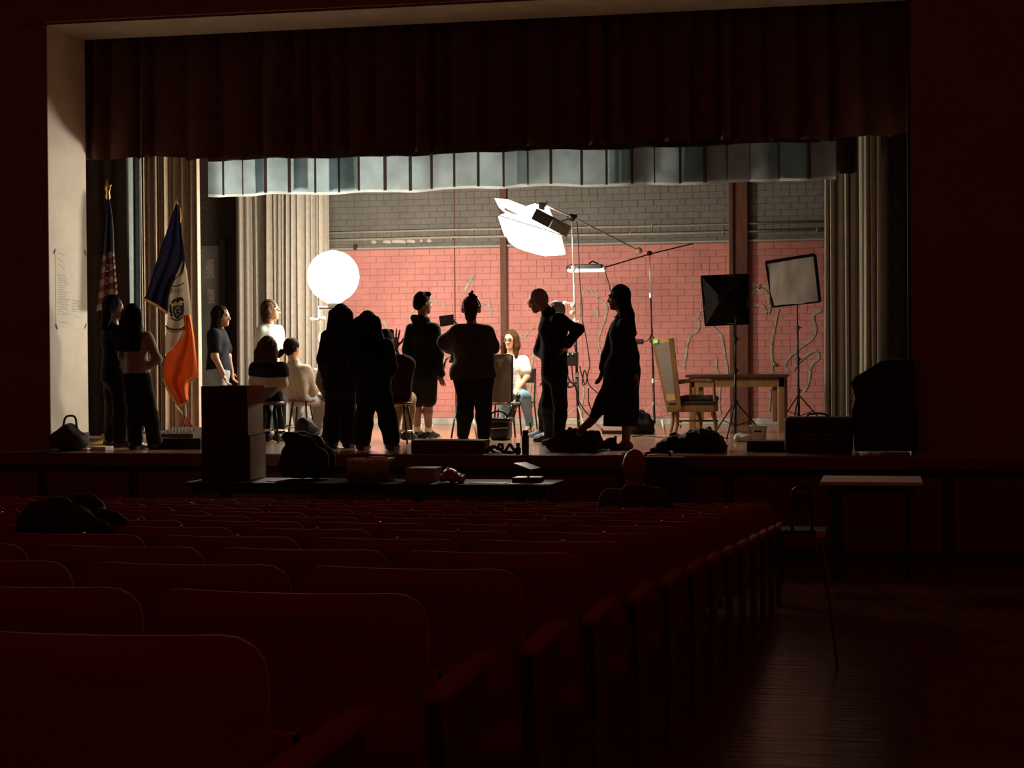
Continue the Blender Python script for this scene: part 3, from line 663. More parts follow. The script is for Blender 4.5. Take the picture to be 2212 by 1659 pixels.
def cloth_panel(name, L, R, m, Yc, folds_n, amp, seed=0, parent=None, fringe=None, n=18, nv=20, yo=0.0):
    Ls = spline([V(x, y, 0) for x, y in L], 5); Rs = spline([V(x, y, 0) for x, y in R], 5)
    def samp(P, t):
        i = t * (len(P) - 1); k = min(int(i), len(P) - 2); return P[k] + (P[k + 1] - P[k]) * (i - k)
    rows = []
    for i in range(nv + 1):
        t = i / nv; a, b = samp(Ls, t), samp(Rs, t); row = []
        for j in range(n + 1):
            s = j / n; p = a + (b - a) * s
            row.append(W(p[0], p[1], Yc + yo + amp * (0.25 + 0.75 * t) * math.sin(folds_n * math.pi * s + seed + 0.6 * t)))
        rows.append(row)
    q = MB(); q.loft(rows); q.loft([[p + V(0, 0.006, 0) for p in r][::-1] for r in rows]); return q.build(name, m, parent, smooth=True), rows
fy = fY - 0.12
cloth_panel('blue_panel', [(380, 440), (360, 500), (338, 565), (320, 625), (311, 645)], [(386, 442), (392, 500), (399, 560), (393, 590), (376, 606), (364, 640), (362, 674)], blue_c, fy, 5, 0.05, 0, fr_)
cloth_panel('white_panel', [(393, 566), (376, 604), (364, 640), (362, 690), (357, 730), (357, 766)], [(398, 562), (404, 590), (410, 640), (415, 690), (412, 700), (398, 738)], white_c, fy + 0.01, 3, 0.03, 2.2, fr_)
cloth_panel('orange_panel', [(396, 682), (396, 715), (376, 750), (358, 766), (355, 795), (354, 818), (368, 848), (386, 875)], [(411, 680), (418, 720), (424, 770), (427, 800), (424, 812), (410, 822), (406, 845), (407, 865)], orange_c, fy - 0.02, 4, 0.045, 0.6, fr_)
def fringe(pts, w=0.03):
    p3 = spline([W(x, y, fy - 0.05) for x, y in pts], 5); q = MB(); q.ribbon(p3, w, th=0.012); q.build('fringe', gold, fr_)
fringe([(311, 646), (330, 655), (345, 664), (362, 677)]); fringe([(354, 818), (362, 838), (372, 856), (386, 876), (399, 872), (408, 864)]); fringe([(407, 826), (414, 822), (427, 812)]); 
q = MB(); q.tube(spline([W(388, 448, fY - 0.06), W(390, 470, fY - 0.08), W(387, 505, fY - 0.08), W(386, 530, fY - 0.08)], 4), 0.008, 5); q.build('tassel_cord', gold, fr_, smooth=True)
# the seal: dark round emblem with two figures, bird above, arcs of lettering
YE = fy - 0.04
seal = [([(365, 613), (374, 618), (386, 617), (398, 611)], 0.013), ([(358, 704), (366, 710), (378, 712), (390, 711), (399, 706)], 0.02), ([(359, 709), (370, 716), (386, 716), (398, 711)], 0.008),
        ([(371, 655), (378, 648), (384, 652)], 0.03), ([(384, 652), (390, 644), (396, 650)], 0.03), ([(383, 642), (385, 650)], 0.018), ([(376, 662), (376, 676), (383, 688)], 0.022), ([(392, 660), (391, 676), (384, 688)], 0.022), ([(376, 662), (392, 661)], 0.016),
        ([(377, 664), (391, 682)], 0.014), ([(391, 664), (377, 682)], 0.014), ([(368, 658), (369, 670), (371, 684)], 0.026), ([(395, 654), (396, 668), (394, 682)], 0.022), ([(366, 672), (372, 676)], 0.016), ([(368, 687), (382, 692), (395, 685)], 0.016), ([(384, 660), (384, 686)], 0.012)]
for k in range(9): seal.append(([(367 + 3.2 * k, 622 + (3 if k % 2 else 0)), (367 + 3.2 * k, 634 - (k % 3))], 0.005))
for pts, w in seal:
    p3 = spline([W(x, y, YE) for x, y in pts], 5); q = MB(); q.ribbon(p3, w, th=0.004); q.build('seal_mark', ink, fr_)
q = MB(); q.tube([W(378, 875, fY), W(400, 900, fY)], 0.01, 6); q.tube([W(399, 860, fY), W(401, 905, fY)], 0.016, 8); q.build('pole_socket', chrome, fr_)
red_leg = mat('red_stand_leg', (0.35, 0.03, 0.02), 0.4)
for e in ((-0.13, 0.06), (0.15, 0.04), (0.0, -0.14)):
    q = MB(); a = W(401, 898, fY); q.tube([a, ff + V(e[0], e[1], 0.01)], 0.012, 6); q.build('stand_leg', red_leg, fr_)
# national flag, furled in the dark
af = G(226, 960); aY = af[1]
ar = root('striped_flag', af, 'furled red and white striped flag on a pole topped by a gold ornament', 'flag')
at_ = W(233, 420, aY); q = MB(); q.tube([af, at_], 0.014, 8); q.build('pole', brown_trim, ar)
q = MB(); q.lathe(W(233, 415, aY), [(0.01, -0.1), (0.03, -0.06), (0.022, 0.0), (0.035, 0.04), (0.012, 0.09)], 10); q.tube([W(226, 400, aY), W(233, 408, aY), W(241, 398, aY)], [0.006, 0.02, 0.006], 6); q.tube([W(233, 410, aY), W(231, 388, aY)], [0.02, 0.008], 6); q.build('ornament', brass, ar, smooth=True)
stripe_r, stripe_w = mat('shaded_red_stripe', (0.12, 0.010, 0.010), 0.8, var=0.2), mat('shaded_white_stripe', (0.20, 0.14, 0.10), 0.75, var=0.1)  # stripes and canton coloured darker to hold the shade the flag hangs in
q, ro = cloth_panel('blue_canton', [(231, 430), (226, 470), (222, 520), (219, 560)], [(236, 430), (243, 470), (246, 520), (247, 560)], mat('shaded_canton', (0.010, 0.010, 0.03), 0.85), aY - 0.06, 4, 0.03, 0, ar)
for k in range(9):
    y0, y1 = 545 + k * 13.5, 545 + (k + 1) * 13.5; t = k / 9
    cloth_panel('stripe', [(221 - 13 * t, y0 + 6), (221 - 13 * (t + .11), y1 + 6)], [(246 + 10 * t, y0 - 5), (246 + 10 * (t + .11), y1 - 5)], stripe_w if k % 2 == 0 else stripe_r, aY - 0.07, 4, 0.035, 0.4, ar, n=12, nv=3)
q = MB(); q.lathe(af, [(0.16, 0), (0.16, 0.02), (0.05, 0.05), (0.03, 0.12)], 16); q.build('stand_base', brass, ar, smooth='auto')

# ================================================================== FURNITURE AND CLUTTER
oak = mat('worn_oak', (0.25, 0.13, 0.048), 0.45, var=0.25, scale=5, stretch=(3, 3, 0.5))
oak_top = mat('dark_table_top', (0.075, 0.03, 0.014), 0.4, var=0.2, scale=4)
uph = mat('grey_brown_upholstery', (0.085, 0.066, 0.05), 0.85, var=0.12, scale=20)
leather = mat('dark_leather_seat', (0.035, 0.018, 0.014), 0.45, var=0.2)
card = mat('brown_cardboard', (0.42, 0.29, 0.20), 0.85, var=0.08)
white_plastic = mat('white_plastic', (0.70, 0.67, 0.60), 0.4, var=0.05)
paper = mat('white_paper', (0.85, 0.82, 0.76), 0.3, var=0.04, coat=0.6)

def stool(label, foot, h=0.46, r_=0.16, m_seat=None, m_leg=None):
    t = root('stool', foot, label, 'stool', 'metal stools of the seated crew'); q = MB()
    q.lathe(foot, [(r_ * 0.9, h - 0.03), (r_, h - 0.024), (r_, h - 0.006), (r_ * 0.93, h)], 20); q.build('seat', m_seat or lip_wood, t, smooth='auto')
    for k in range(4):
        an = math.pi / 4 + k * math.pi / 2; c, s = math.cos(an), math.sin(an); q = MB(); q.tube([foot + V(c * r_ * 0.7, s * r_ * 0.7, h - 0.03), foot + V(c * r_ * 1.15, s * r_ * 1.15, 0.0)], 0.011, 7); q.build('leg', m_leg or black_metal, t, smooth='auto')
    q = MB(); rr = r_ * 1.0; q.tube([foot + V(math.cos(a) * rr, math.sin(a) * rr, 0.14) for a in np.linspace(0, 2 * math.pi, 21)], 0.008, 6); q.build('foot_ring', chrome, t, smooth=True)
    return t

# --- tall upholstered armchair
cf_ = G(1462, 936); aYc = cf_[1]
ch = root('armchair', cf_, 'oak armchair with a tall upholstered back and green tape on top', 'armchair')
P_ = lambda x, y, d=0.0: W(x, y, aYc + d)
tl, tr, bl_, br2 = P_(1410, 731, -0.1), P_(1453, 728, 0.32), P_(1440, 862, -0.05), P_(1472, 860, 0.35)
def bar_(name, a, b, w, d, m, par): q = MB(); q.bar(a, b, w, d, up=(0, 1, 0)); return q.build(name, m, par)
frame_r = [(P_(1451, 729), P_(1466, 880), P_(1462, 936))]
bar_('back_post', P_(1412, 735, 0.30), P_(1444, 885, 0.30), 0.045, 0.05, oak, ch)
bar_('back_post', P_(1450, 731, -0.05), P_(1467, 885, -0.05), 0.06, 0.05, oak, ch)
q = MB(); q.hexa([P_(1412, 742, 0.30), P_(1455, 740, -0.07), P_(1455, 740, -0.02), P_(1412, 742, 0.35), P_(1409, 731, 0.30), P_(1452, 727, -0.07), P_(1452, 727, -0.02), P_(1409, 731, 0.35)]); q.build('crest_rail', oak, ch)
q = MB(); q.add([P_(1414, 741, 0.29), P_(1448, 738, -0.02), P_(1463, 862, -0.02), P_(1439, 862, 0.29), P_(1418, 741, 0.33), P_(1452, 738, 0.02), P_(1467, 862, 0.02), P_(1443, 862, 0.33)], [(0, 1, 2, 3), (7, 6, 5, 4), (0, 4, 5, 1), (1, 5, 6, 2), (2, 6, 7, 3), (3, 7, 4, 0)]); q.build('back_panel', uph, ch)
q = MB(); q.hexa([P_(1438, 866, 0.30), P_(1466, 864, -0.07), P_(1466, 864, -0.02), P_(1438, 866, 0.35), P_(1436, 852, 0.30), P_(1464, 850, -0.07), P_(1464, 850, -0.02), P_(1436, 852, 0.35)]); q.build('lower_rail', oak, ch)
q = MB(); q.box(P_(1410, 731, -0.09) + V(0, 0.0, 0), P_(1422, 741, -0.06)); 
q = MB(); a = P_(1411, 733, 0.285); q.hexa([P_(1411, 742, 0.28), P_(1421, 741, 0.18), P_(1421, 741, 0.185), P_(1411, 742, 0.285), P_(1411, 734, 0.28), P_(1421, 733, 0.18), P_(1421, 733, 0.185), P_(1411, 734, 0.285)]); q.build('green_tape', mat('green_tape', (0.12, 0.55, 0.12), 0.6), ch, 'strip of bright green tape')
sx0, sx1 = P_(1441, 0)[0], P_(1546, 0)[0]; y0c, y1c = aYc - 0.06, aYc + 0.42
z_ = lambda y: W(1490, y, aYc)[2]
q = MB(); q.box((P_(1441, 880)[0], y0c, z_(890)), (P_(1545, 880)[0], y1c, z_(876)), 0.008); q.build('seat_rail', oak, ch)
q = MB(); q.box((P_(1443, 880)[0], y0c + 0.01, z_(877)), (P_(1545, 880)[0], y1c - 0.01, z_(866)), 0.02); q.build('seat_pad', leather, ch, smooth='auto')
sdf_obj('cushion', [cap_((P_(x, 860)[0], aYc + d, z_(862)), 0.06, st=[((0, 0, 1), 0.7)], k=0.05) for x in np.linspace(1476, 1538, 6) for d in (0.05, 0.18, 0.32)], leather, ch, h=0.012, fold=folds(0.005, 60, 3))
for x, d in ((1444, 0.38), (1462, 0.0), (1500, 0.40), (1540, 0.0)):
    q = MB(); a = V(P_(x, 880)[0], aYc + d, z_(890)); e = V(a[0] + (-0.02 if x < 1470 else 0.03), aYc + d, STAGE); m_ = (a + e) / 2 + V(0.015, 0, 0); q.tube(spline([a, m_, e], 5), [0.03] * 3 + [0.024] * 4 + [0.02] * 4, 8); q.build('leg', oak, ch, smooth='auto')
for d in (0.0, 0.40):
    q = MB(); q.tube(spline([P_(1466 - (20 if d else 0), 826, d), P_(1500, 822, d), P_(1543, 824, d)], 5), 0.024, 8); arm = q.build('arm', oak, ch, smooth='auto')
    q = MB(); q.tube([P_(1541, 826, d), P_(1545, 878, d)], 0.02, 8); q.build('arm_post', oak, ch)
    q = MB(); q.tube([P_(1492, 824, d), P_(1492, 875, d)], 0.014, 8); q.build('arm_spindle', oak, ch)
q = MB(); q.tube([V(P_(1450, 0)[0], aYc + 0.38, STAGE + 0.14), V(P_(1540, 0)[0], aYc + 0.4, STAGE + 0.14)], 0.014, 6); q.tube([V(P_(1465, 0)[0], aYc + 0.0, STAGE + 0.14), V(P_(1450, 0)[0], aYc + 0.38, STAGE + 0.14)], 0.014, 6); q.build('stretcher', oak, ch)

# --- wooden table by the wall
tf = G(1590, 928); tY = tf[1]
tb = root('wooden_table', tf, 'old oak table with a dark top standing against the pink wall', 'table')
zt = lambda y: W(1590, y, tY)[2]; xt = lambda x: W(x, 850, tY)[0]
q = MB(); q.box((xt(1481), tY - 0.05, zt(815)), (xt(1700), tY + 0.7, zt(809)), 0.006); q.build('tabletop', oak_top, tb)
q = MB(); q.box((xt(1490), tY, zt(836)), (xt(1694), tY + 0.02, zt(815.5))); q.build('apron', oak, tb); q = MB(); q.box((xt(1490), tY + 0.6, zt(836)), (xt(1694), tY + 0.62, zt(815.5))); q.build('apron', oak, tb)
for x in (1488, 1682):
    for d in (0.0, 0.58):
        q = MB(); q.box((xt(x) , tY + d, STAGE), (xt(x + 13), tY + d + 0.075, zt(815.5)), 0.006); q.build('leg', oak, tb)
for x in (1508, 1668):
    q = MB(); q.box((xt(x), tY + 0.05, STAGE + 0.1), (xt(x + 10), tY + 0.11, zt(836)), 0.005); q.build('inner_post', oak, tb)
# --- metal stacking chair seen from behind, in front of the seated person
bf = G(1075, 945); bY = bf[1]
sc = root('stacking_chair', bf, 'grey metal-backed chair in front of the seated person in white', 'chair')
steel_back = mat('worn_steel_back', (0.27, 0.225, 0.175), 0.35, 0.25, var=0.35, scale=6, stretch=(2, 1, 0.6))
rows = []
for t in np.linspace(0, 1, 7):
    y = 767 + (870 - 767) * t; x0, x1 = 1064 - 4 * t, 1107 - 2 * t * (1 if t < 0.9 else 3)
    rows.append([W(x0 + (x1 - x0) * s, y, bY + 0.05 * math.sin(math.pi * s) + 0.08 * (1 - t) * 0 - 0.05 * t) for s in np.linspace(0, 1, 7)])
q = MB(); q.loft(rows); q.loft([[p + V(0, 0.012, 0) for p in r][::-1] for r in rows]); q.build('back_panel', steel_back, sc, smooth=True)
q = MB(); q.tube([W(1064, 767, bY), W(1100, 766, bY), W(1107, 769, bY), W(1106, 866, bY - 0.04), W(1098, 872, bY - 0.05)], 0.011, 6); q.build('back_rim', black_metal, sc, smooth='auto')
for pts in ([(1074, 779), (1088, 779)], [(1081, 780), (1080, 792)]):
    q = MB(); q.ribbon([W(x, y, bY - 0.012 + 0.04) for x, y in pts], 0.03); q.build('tape_mark', mat('pale_tape', (0.5, 0.46, 0.38), 0.7), sc, 'pale tape mark')
sz = W(1075, 872, bY)[2]
q = MB(); q.box((W(1054, 800, bY)[0], bY + 0.0, sz - 0.015), (W(1108, 800, bY)[0], bY + 0.40, sz + 0.01), 0.006); q.build('seat', steel_back, sc)
for x in (1055, 1106):
    for d in (0.02, 0.38):
        q = MB(); q.tube([V(W(x, 800, bY)[0], bY + d, sz), V(W(x, 800, bY)[0] + (0.03 if x > 1080 else -0.03), bY + d, STAGE)], 0.011, 6); q.build('leg', black_metal, sc)
# --- chair the person in white sits on
wf = G(1112, 934); wY = wf[1]
wc = root('folding_chair', wf + V(0, 0.1, 0), 'thin-legged chair carrying the person in the white shirt', 'chair')
zz = W(1110, 862, wY)[2]
q = MB(); q.box((wf[0] - 0.2, wY - 0.12, zz - 0.06), (wf[0] + 0.22, wY + 0.28, zz - 0.035), 0.008); q.build('seat', black_metal, wc)
for sx in (-0.18, 0.2):
    for d in (-0.1, 0.26):
        q = MB(); q.tube([V(wf[0] + sx, wY + d, zz - 0.05), V(wf[0] + sx * 1.15, wY + d * 1.2, STAGE)], 0.010, 6); q.build('leg', black_metal, wc)
    q = MB(); q.tube([V(wf[0] + sx, wY + 0.27, zz - 0.05), V(wf[0] + sx, wY + 0.36, zz + 0.38)], 0.011, 6); q.build('back_post', black_metal, wc)
q = MB(); q.box((wf[0] - 0.18, wY + 0.33, zz + 0.2), (wf[0] + 0.2, wY + 0.35, zz + 0.38), 0.006); q.build('backrest', black_metal, wc)

# --- video camera on a tripod, held by the person with headphones
vf = G(985, 940); vY = vf[1]
vc = root('camera_tripod', vf, 'dark video camera on a tripod beside the person with headphones', 'camera')
q = MB(); a = [W(948, 683, vY), W(979, 679, vY), W(980, 701, vY), W(951, 706, vY)]; q.prism(a, V(0, 0, 0), V(0, 0.03, 0)); q.build('monitor', black_metal, vc)
q = MB(); q.box(W(985, 700, vY), W(1030, 730, vY + 0.25), 0.015); cb = q.build('camera_body', black_metal, vc); q = MB(); q.tube([W(1008, 714, vY + 0.25), W(1008, 714, vY + 0.45)], 0.045, 14); q.build('lens', black_metal, cb, smooth='auto')
q = MB(); q.tube([W(979, 690, vY), W(990, 704, vY + 0.05)], 0.012, 6); q.build('monitor_arm', black_metal, vc)
q = MB(); q.ball(W(966, 750, vY - 0.12), 0.055, 8, (1, 1, 0.9)); q.box(W(972, 742, vY - 0.15), W(984, 780, vY - 0.05), 0.01); q.build('fluid_head', black_metal, vc, smooth='auto')
q = MB(); q.tube([W(974, 768, vY - 0.15), W(962, 778, vY - 0.2), W(955, 803, vY - 0.25)], [0.014, 0.014, 0.02], 8); q.build('pan_handle', black_metal, vc, smooth='auto')
q = MB(); q.box(W(970, 776, vY - 0.12), W(985, 784, vY - 0.05), 0.006); q.build('quick_plate', black_metal, vc)
hubp = W(1000, 790, vY)
q = MB(); q.tube([W(1004, 730, vY + 0.1), hubp], 0.03, 10); q.build('centre_column', black_metal, vc)
for e in ((975, 946), (1030, 948), (1005, 925)):
    g_ = G(*e); q = MB(); q.tube([hubp, hubp * 0.5 + g_ * 0.5], 0.016, 8); q.tube([hubp * 0.5 + g_ * 0.5, g_], 0.011, 8); q.build('leg', chrome if e[0] == 1030 else black_metal, vc, smooth='auto')

# ------------------------------------------------------------------ bags, cases and clothes on the stage floor
def lump(name, label, cat, pts, r, Y, m, h=0.014, seed=0, amp=0.012, freq=40, flat=None, dY=0.12, group=None, floor=STAGE, extra=None):
    pr = []
    for x, y, *rr in pts:
        p = W(x, y, Y)
        for d in (-dY / 2, dY / 2): pr.append(cap_(p + V(0, d, 0), rr[0] if rr else r, k=0.06))
    pr += extra or []
    return sdf_obj(name, pr, m, None, label, cat, group, h=h, cuts=[((0, 0, floor + 0.001), (0, 0, -1))], fold=(lambda f1, f2: (lambda X, Y_, Z: f1(X, Y_, Z) + f2(X, Y_, Z)))(folds(amp, freq, seed), folds(amp * 0.6, freq * 2.3, seed + 50)))
dark_bag = mat('dark_canvas_bag', (0.030, 0.018, 0.015), 0.75, var=0.3, bump=0.3)
grey_bag = mat('grey_canvas_bag', (0.075, 0.055, 0.048), 0.75, var=0.3, bump=0.3)
# handbag by the cream pier
hY = 16.95; hb = V(W(147, 900, hY)[0], hY, STAGE)
hr = root('handbag', hb, 'rounded dark handbag with two loop handles at the foot of the cream pier', 'bag')
sdf_obj('body', [cap_(V(W(x, 900, hY)[0], hY + d, STAGE + zz_), rr, k=0.08) for x, zz_, rr in ((128, 0.10, 0.09), (148, 0.12, 0.10), (168, 0.10, 0.08), (148, 0.22, 0.06)) for d in (-0.04, 0.06)], dark_bag, hr, h=0.014, cuts=[((0, 0, STAGE + 0.001), (0, 0, -1))], fold=folds(0.008, 30, 2))
for d in (-0.05, 0.05):
    q = MB(); q.tube(spline([W(136, 926, hY + d), W(141, 903, hY + d), W(153, 898, hY + d), W(163, 903, hY + d), W(166, 926, hY + d)], 5), 0.011, 6); q.build('handle', leather, hr, smooth=True)
# white fluorescent tube and paper strips by the lip
q = MB(); q.box((W(200, 966, 17.0)[0], 16.95, STAGE + 0.001), (W(232, 966, 17.0)[0], 17.15, STAGE + 0.04), 0.006); q.build('light_strip', white_plastic, None, 'short white strip lying on the stage floor near the lip', 'strip')
q = MB(); q.box((W(181, 972, 16.9)[0], 16.85, STAGE + 0.001), (W(193, 972, 16.9)[0], 16.95, STAGE + 0.03), 0.006); q.build('plug', white_plastic, None, 'small white plug at the end of the black cord', 'plug')
p = [G(176, 973), G(120, 976), G(60, 981), G(0, 985)]; q = MB(); q.tube([a + V(0, 0, 0.011) for a in p], 0.009, 6); q.build('cord', rubber, None, 'black cord along the left lip of the stage', 'cord', smooth=True)
# mixer on a low riser, left
rY = 17.35
q = MB(); q.box((W(350, 950, rY)[0], rY, STAGE), (W(432, 950, rY)[0], rY + 0.5, W(390, 947, rY)[2]), 0.01); q.build('riser', black_metal, None, 'low black riser under the mixer left of the cardboard boxes', 'riser')
mz = W(390, 947, rY)[2]
mr = root('mixer', V(W(390, 900, rY)[0], rY + 0.3, mz), 'small silver mixing desk with knobs on the low black riser', 'mixer')
q = MB(); xa, xb = W(357, 900, rY + 0.3)[0], W(428, 900, rY + 0.3)[0]; q.hexa([(xa, rY + 0.15, mz), (xb, rY + 0.15, mz), (xb, rY + 0.45, mz), (xa, rY + 0.45, mz), (xa, rY + 0.15, mz + 0.04), (xb, rY + 0.15, mz + 0.04), (xb, rY + 0.45, mz + 0.10), (xa, rY + 0.45, mz + 0.10)]); q.build('body', mat('mixer_grey', (0.25, 0.23, 0.21), 0.4, 0.4), mr)
for i in range(9):
    for j in range(3):
        q = MB(); q.lathe(V(xa + 0.04 + i * (xb - xa - 0.08) / 8, rY + 0.2 + j * 0.09, mz + 0.045 + j * 0.019), [(0.012, 0), (0.011, 0.02)], 8); q.build('knob', white_plastic if (i + j) % 2 else chrome, mr)
# low brown box on the lip
q = MB(); lY2 = 16.72; a, b = W(888, 951, lY2), W(1043, 983, lY2); q.box((a[0], lY2, STAGE), (b[0], lY2 + 0.3, a[2]), 0.006); fb = q.build('floor_box', mat('dull_brown_box', (0.09, 0.045, 0.035), 0.8), None, 'long low brown box on the stage lip below the person with headphones', 'box')
q = MB(); q.box((W(1020, 0, lY2)[0], lY2 - 0.004, STAGE + 0.02), (W(1040, 0, lY2)[0], lY2 - 0.001, a[2] - 0.02)); q.build('end_panel', black_metal, fb); q = MB(); q.lathe(W(902, 963, lY2 - 0.002), [(0.014, 0), (0.014, 0.004)], 10, axis=(0, -1, 0)); q.build('hole', black_metal, fb)
# straps and sandals, bottle and canister on the lip
ss = root('strap_pile', V(W(1082, 980, 16.8)[0], 16.8, STAGE), 'tangled black straps on the stage lip beside the water bottle', 'straps')
for pts in ([(1050, 979), (1062, 968), (1075, 966), (1090, 978), (1108, 980)], [(1056, 970), (1070, 978), (1095, 982), (1112, 975)], [(1074, 972), (1078, 961), (1084, 960), (1086, 970)], [(1092, 974), (1100, 960), (1106, 966), (1112, 976)], [(1052, 972), (1066, 964), (1082, 973), (1104, 977)]):
    q = MB(); q.tube(spline([W(x, y, 16.8 + 0.04 * math.sin(x)) for x, y in pts], 5), [0.016] * (5 * (len(pts) - 1) + 1), 6); q.build('strap', leather, ss, smooth=True)
wYb = 16.78; bz = V(W(1135, 980, wYb)[0], wYb, STAGE)
bo = root('water_bottle', bz, 'tall black water bottle standing on the stage lip', 'bottle')
hz_ = W(1135, 929, wYb)[2] - STAGE
q = MB(); q.lathe(bz, [(0.034, 0), (0.036, 0.01), (0.036, hz_ * 0.72), (0.026, hz_ * 0.8), (0.026, hz_ * 0.82)], 16); q.build('body', mat('matte_black_bottle', (0.02, 0.015, 0.013), 0.35), bo, smooth='auto')
q = MB(); q.lathe(bz, [(0.03, hz_ * 0.81), (0.03, hz_ * 0.94), (0.024, hz_)], 16); q.build('lid', black_metal, bo, smooth='auto')
q = MB(); cz_ = V(W(1119, 980, wYb)[0], wYb, STAGE); q.lathe(cz_, [(0.022, 0), (0.03, 0.005), (0.03, 0.055), (0.017, 0.062), (0.02, 0.085), (0.02, 0.10), (0.018, 0.105)], 14); q.build('canister', black_metal, None, 'small black canister next to the tall water bottle', 'canister', smooth='auto')
# clothes on the floor
lump('jacket_pile', 'heap of dark jackets on the floor between the bending person and the dress', 'clothes', [(1205, 962, 0.08), (1222, 945, 0.07), (1240, 940, 0.07), (1250, 958, 0.09), (1270, 952, 0.10), (1285, 945, 0.05), (1235, 968, 0.07), (1222, 966, 0.07), (1285, 962, 0.06)], 0.08, G(1240, 975)[1] + 0.12, mat('dark_jacket_cloth', (0.028, 0.017, 0.016), 0.9, var=0.3), seed=4, dY=0.3, amp=0.016)
lump('scarf_pile', 'crumpled dark striped scarf trailing right of the jacket heap', 'clothes', [(1296, 966, 0.04), (1308, 962, 0.045), (1322, 958, 0.05), (1328, 945, 0.025), (1334, 966, 0.04)], 0.04, G(1310, 972)[1] + 0.1, mat('brown_scarf_cloth', (0.06, 0.035, 0.025), 0.9, var=0.5, scale=40), seed=8, dY=0.2)
lump('coat_heap', 'long low heap of black coat on the floor below the armchair', 'clothes', [(1418, 970, 0.05), (1440, 962, 0.06), (1455, 951, 0.055), (1475, 958, 0.09), (1500, 952, 0.11), (1525, 950, 0.11), (1545, 958, 0.09), (1558, 968, 0.05)], 0.08, G(1490, 976)[1] + 0.14, black_cloth, seed=6, dY=0.34, amp=0.015)
lump('tote_bag', 'dark soft tote bag slumped behind the hem of the long dress', 'bag', [(1368, 930, 0.09), (1385, 925, 0.12), (1395, 915, 0.08), (1375, 908, 0.10), (1388, 898, 0.06), (1398, 932, 0.06)], 0.08, G(1385, 938)[1] + 0.05, mat('black_tote_canvas', (0.014, 0.010, 0.009), 0.85, var=0.3, spec=0.1), seed=9, dY=0.16, extra=None)
gbY = G(1078, 951)[1]; gb = root('gear_bag', V(W(1077, 900, gbY)[0], gbY + 0.12, STAGE), 'boxy black gear bag with straps under the metal-backed chair', 'bag')
gm = mat('shiny_black_bag', (0.012, 0.009, 0.009), 0.42, var=0.3); a, b = W(1057, 912, gbY), W(1097, 950, gbY)
q = MB(); q.box((a[0], gbY, STAGE), (b[0], gbY + 0.26, a[2]), 0.03); q.build('body', gm, gb, smooth='auto')
q = MB(); q.box((a[0] - 0.01, gbY - 0.01, a[2] - 0.012), (b[0] + 0.02, gbY + 0.27, W(1077, 903, gbY)[2]), 0.02); q.build('lid', gm, gb, smooth='auto')
for d in (0.03, 0.2):
    q = MB(); q.tube(spline([W(1058, 906, gbY + d), W(1062, 893, gbY + d), W(1078, 888, gbY + d), W(1092, 894, gbY + d), W(1097, 906, gbY + d)], 5), 0.013, 6); q.build('handle', gm, gb, smooth=True)
q = MB(); q.bar(W(1057, 926, gbY - 0.006), W(1097, 924, gbY - 0.006), 0.02, 0.012); q.build('strap', chrome, gb)
# long shiny bag leaning on the knee of the seated person
bb = G(1104, 912); q = [cap_(W(1100, 903, wY - 0.72), 0.06, W(1115, 868, wY - 0.72), 0.04, k=0.05), cap_(W(1115, 866, wY - 0.72), 0.02, W(1119, 857, wY - 0.72), 0.035, k=0.015), cap_(W(1097, 905, wY - 0.72), 0.06, V(*(W(1094, 925, wY - 0.72)[:2]), STAGE + 0.055), 0.06)]
sdf_obj('garbage_bag', q, mat('glossy_black_plastic', (0.012, 0.010, 0.010), 0.16, var=0.2), None, 'glossy black plastic bag tied at the top, leaning at the blue jeans', 'bag', h=0.012, fold=folds(0.008, 70, 5), cuts=[((0, 0, STAGE + 0.001), (0, 0, -1))])
# backpack and bags between the boxes and the crew
lump('backpack', 'bulky black backpack slumped in front of the stage left of the water pack', 'bag', [(632, 1008, 0.10), (660, 1005, 0.12), (692, 1008, 0.11), (635, 980, 0.09), (665, 972, 0.11), (696, 985, 0.09), (645, 948, 0.07), (672, 958, 0.07), (628, 942, 0.045)], 0.1, 15.75, black_cloth, seed=12, dY=0.2, floor=0.905, amp=0.003, freq=30)
lump('shoulder_bag', 'dark shoulder bag on the floor among the legs of the stools', 'bag', [(655, 925, 0.08), (668, 930, 0.08), (660, 912, 0.05), (652, 935, 0.07)], 0.08, G(655, 957)[1], dark_bag, seed=14, dY=0.12)
q = MB(); q.tube([G(1437, 940) + V(0, 0, 0.012), W(1430, 907, G(1437, 940)[1] + 0.05)], 0.016, 8); q.build('reflection_stick', mat('white_reflection', (0.85, 0.82, 0.76), 0.3), None, 'short white stick shaped as a bright reflection beside the front leg of the oak armchair', 'tube', smooth='auto')  # white stick stands in for a bright reflection near the floor
bb_ = G(1328, 938); q = MB(); q.box((W(1300, 930, bb_[1])[0], bb_[1], STAGE + 0.0), (W(1355, 930, bb_[1])[0], bb_[1] + 0.08, STAGE + 0.045), 0.008); q.build('flat_bar', black_metal, None, 'flat black bar on the floor behind the long dress', 'bar')
q = MB(); q.tube([p_ + V(0, 0, 0.007) for p_ in spline([G(1366, 944), G(1390, 942), G(1420, 945), G(1450, 947)], 5)], 0.007, 6); q.build('cable', rubber, None, 'thin cable on the floor in front of the oak armchair', 'cable', smooth=True)
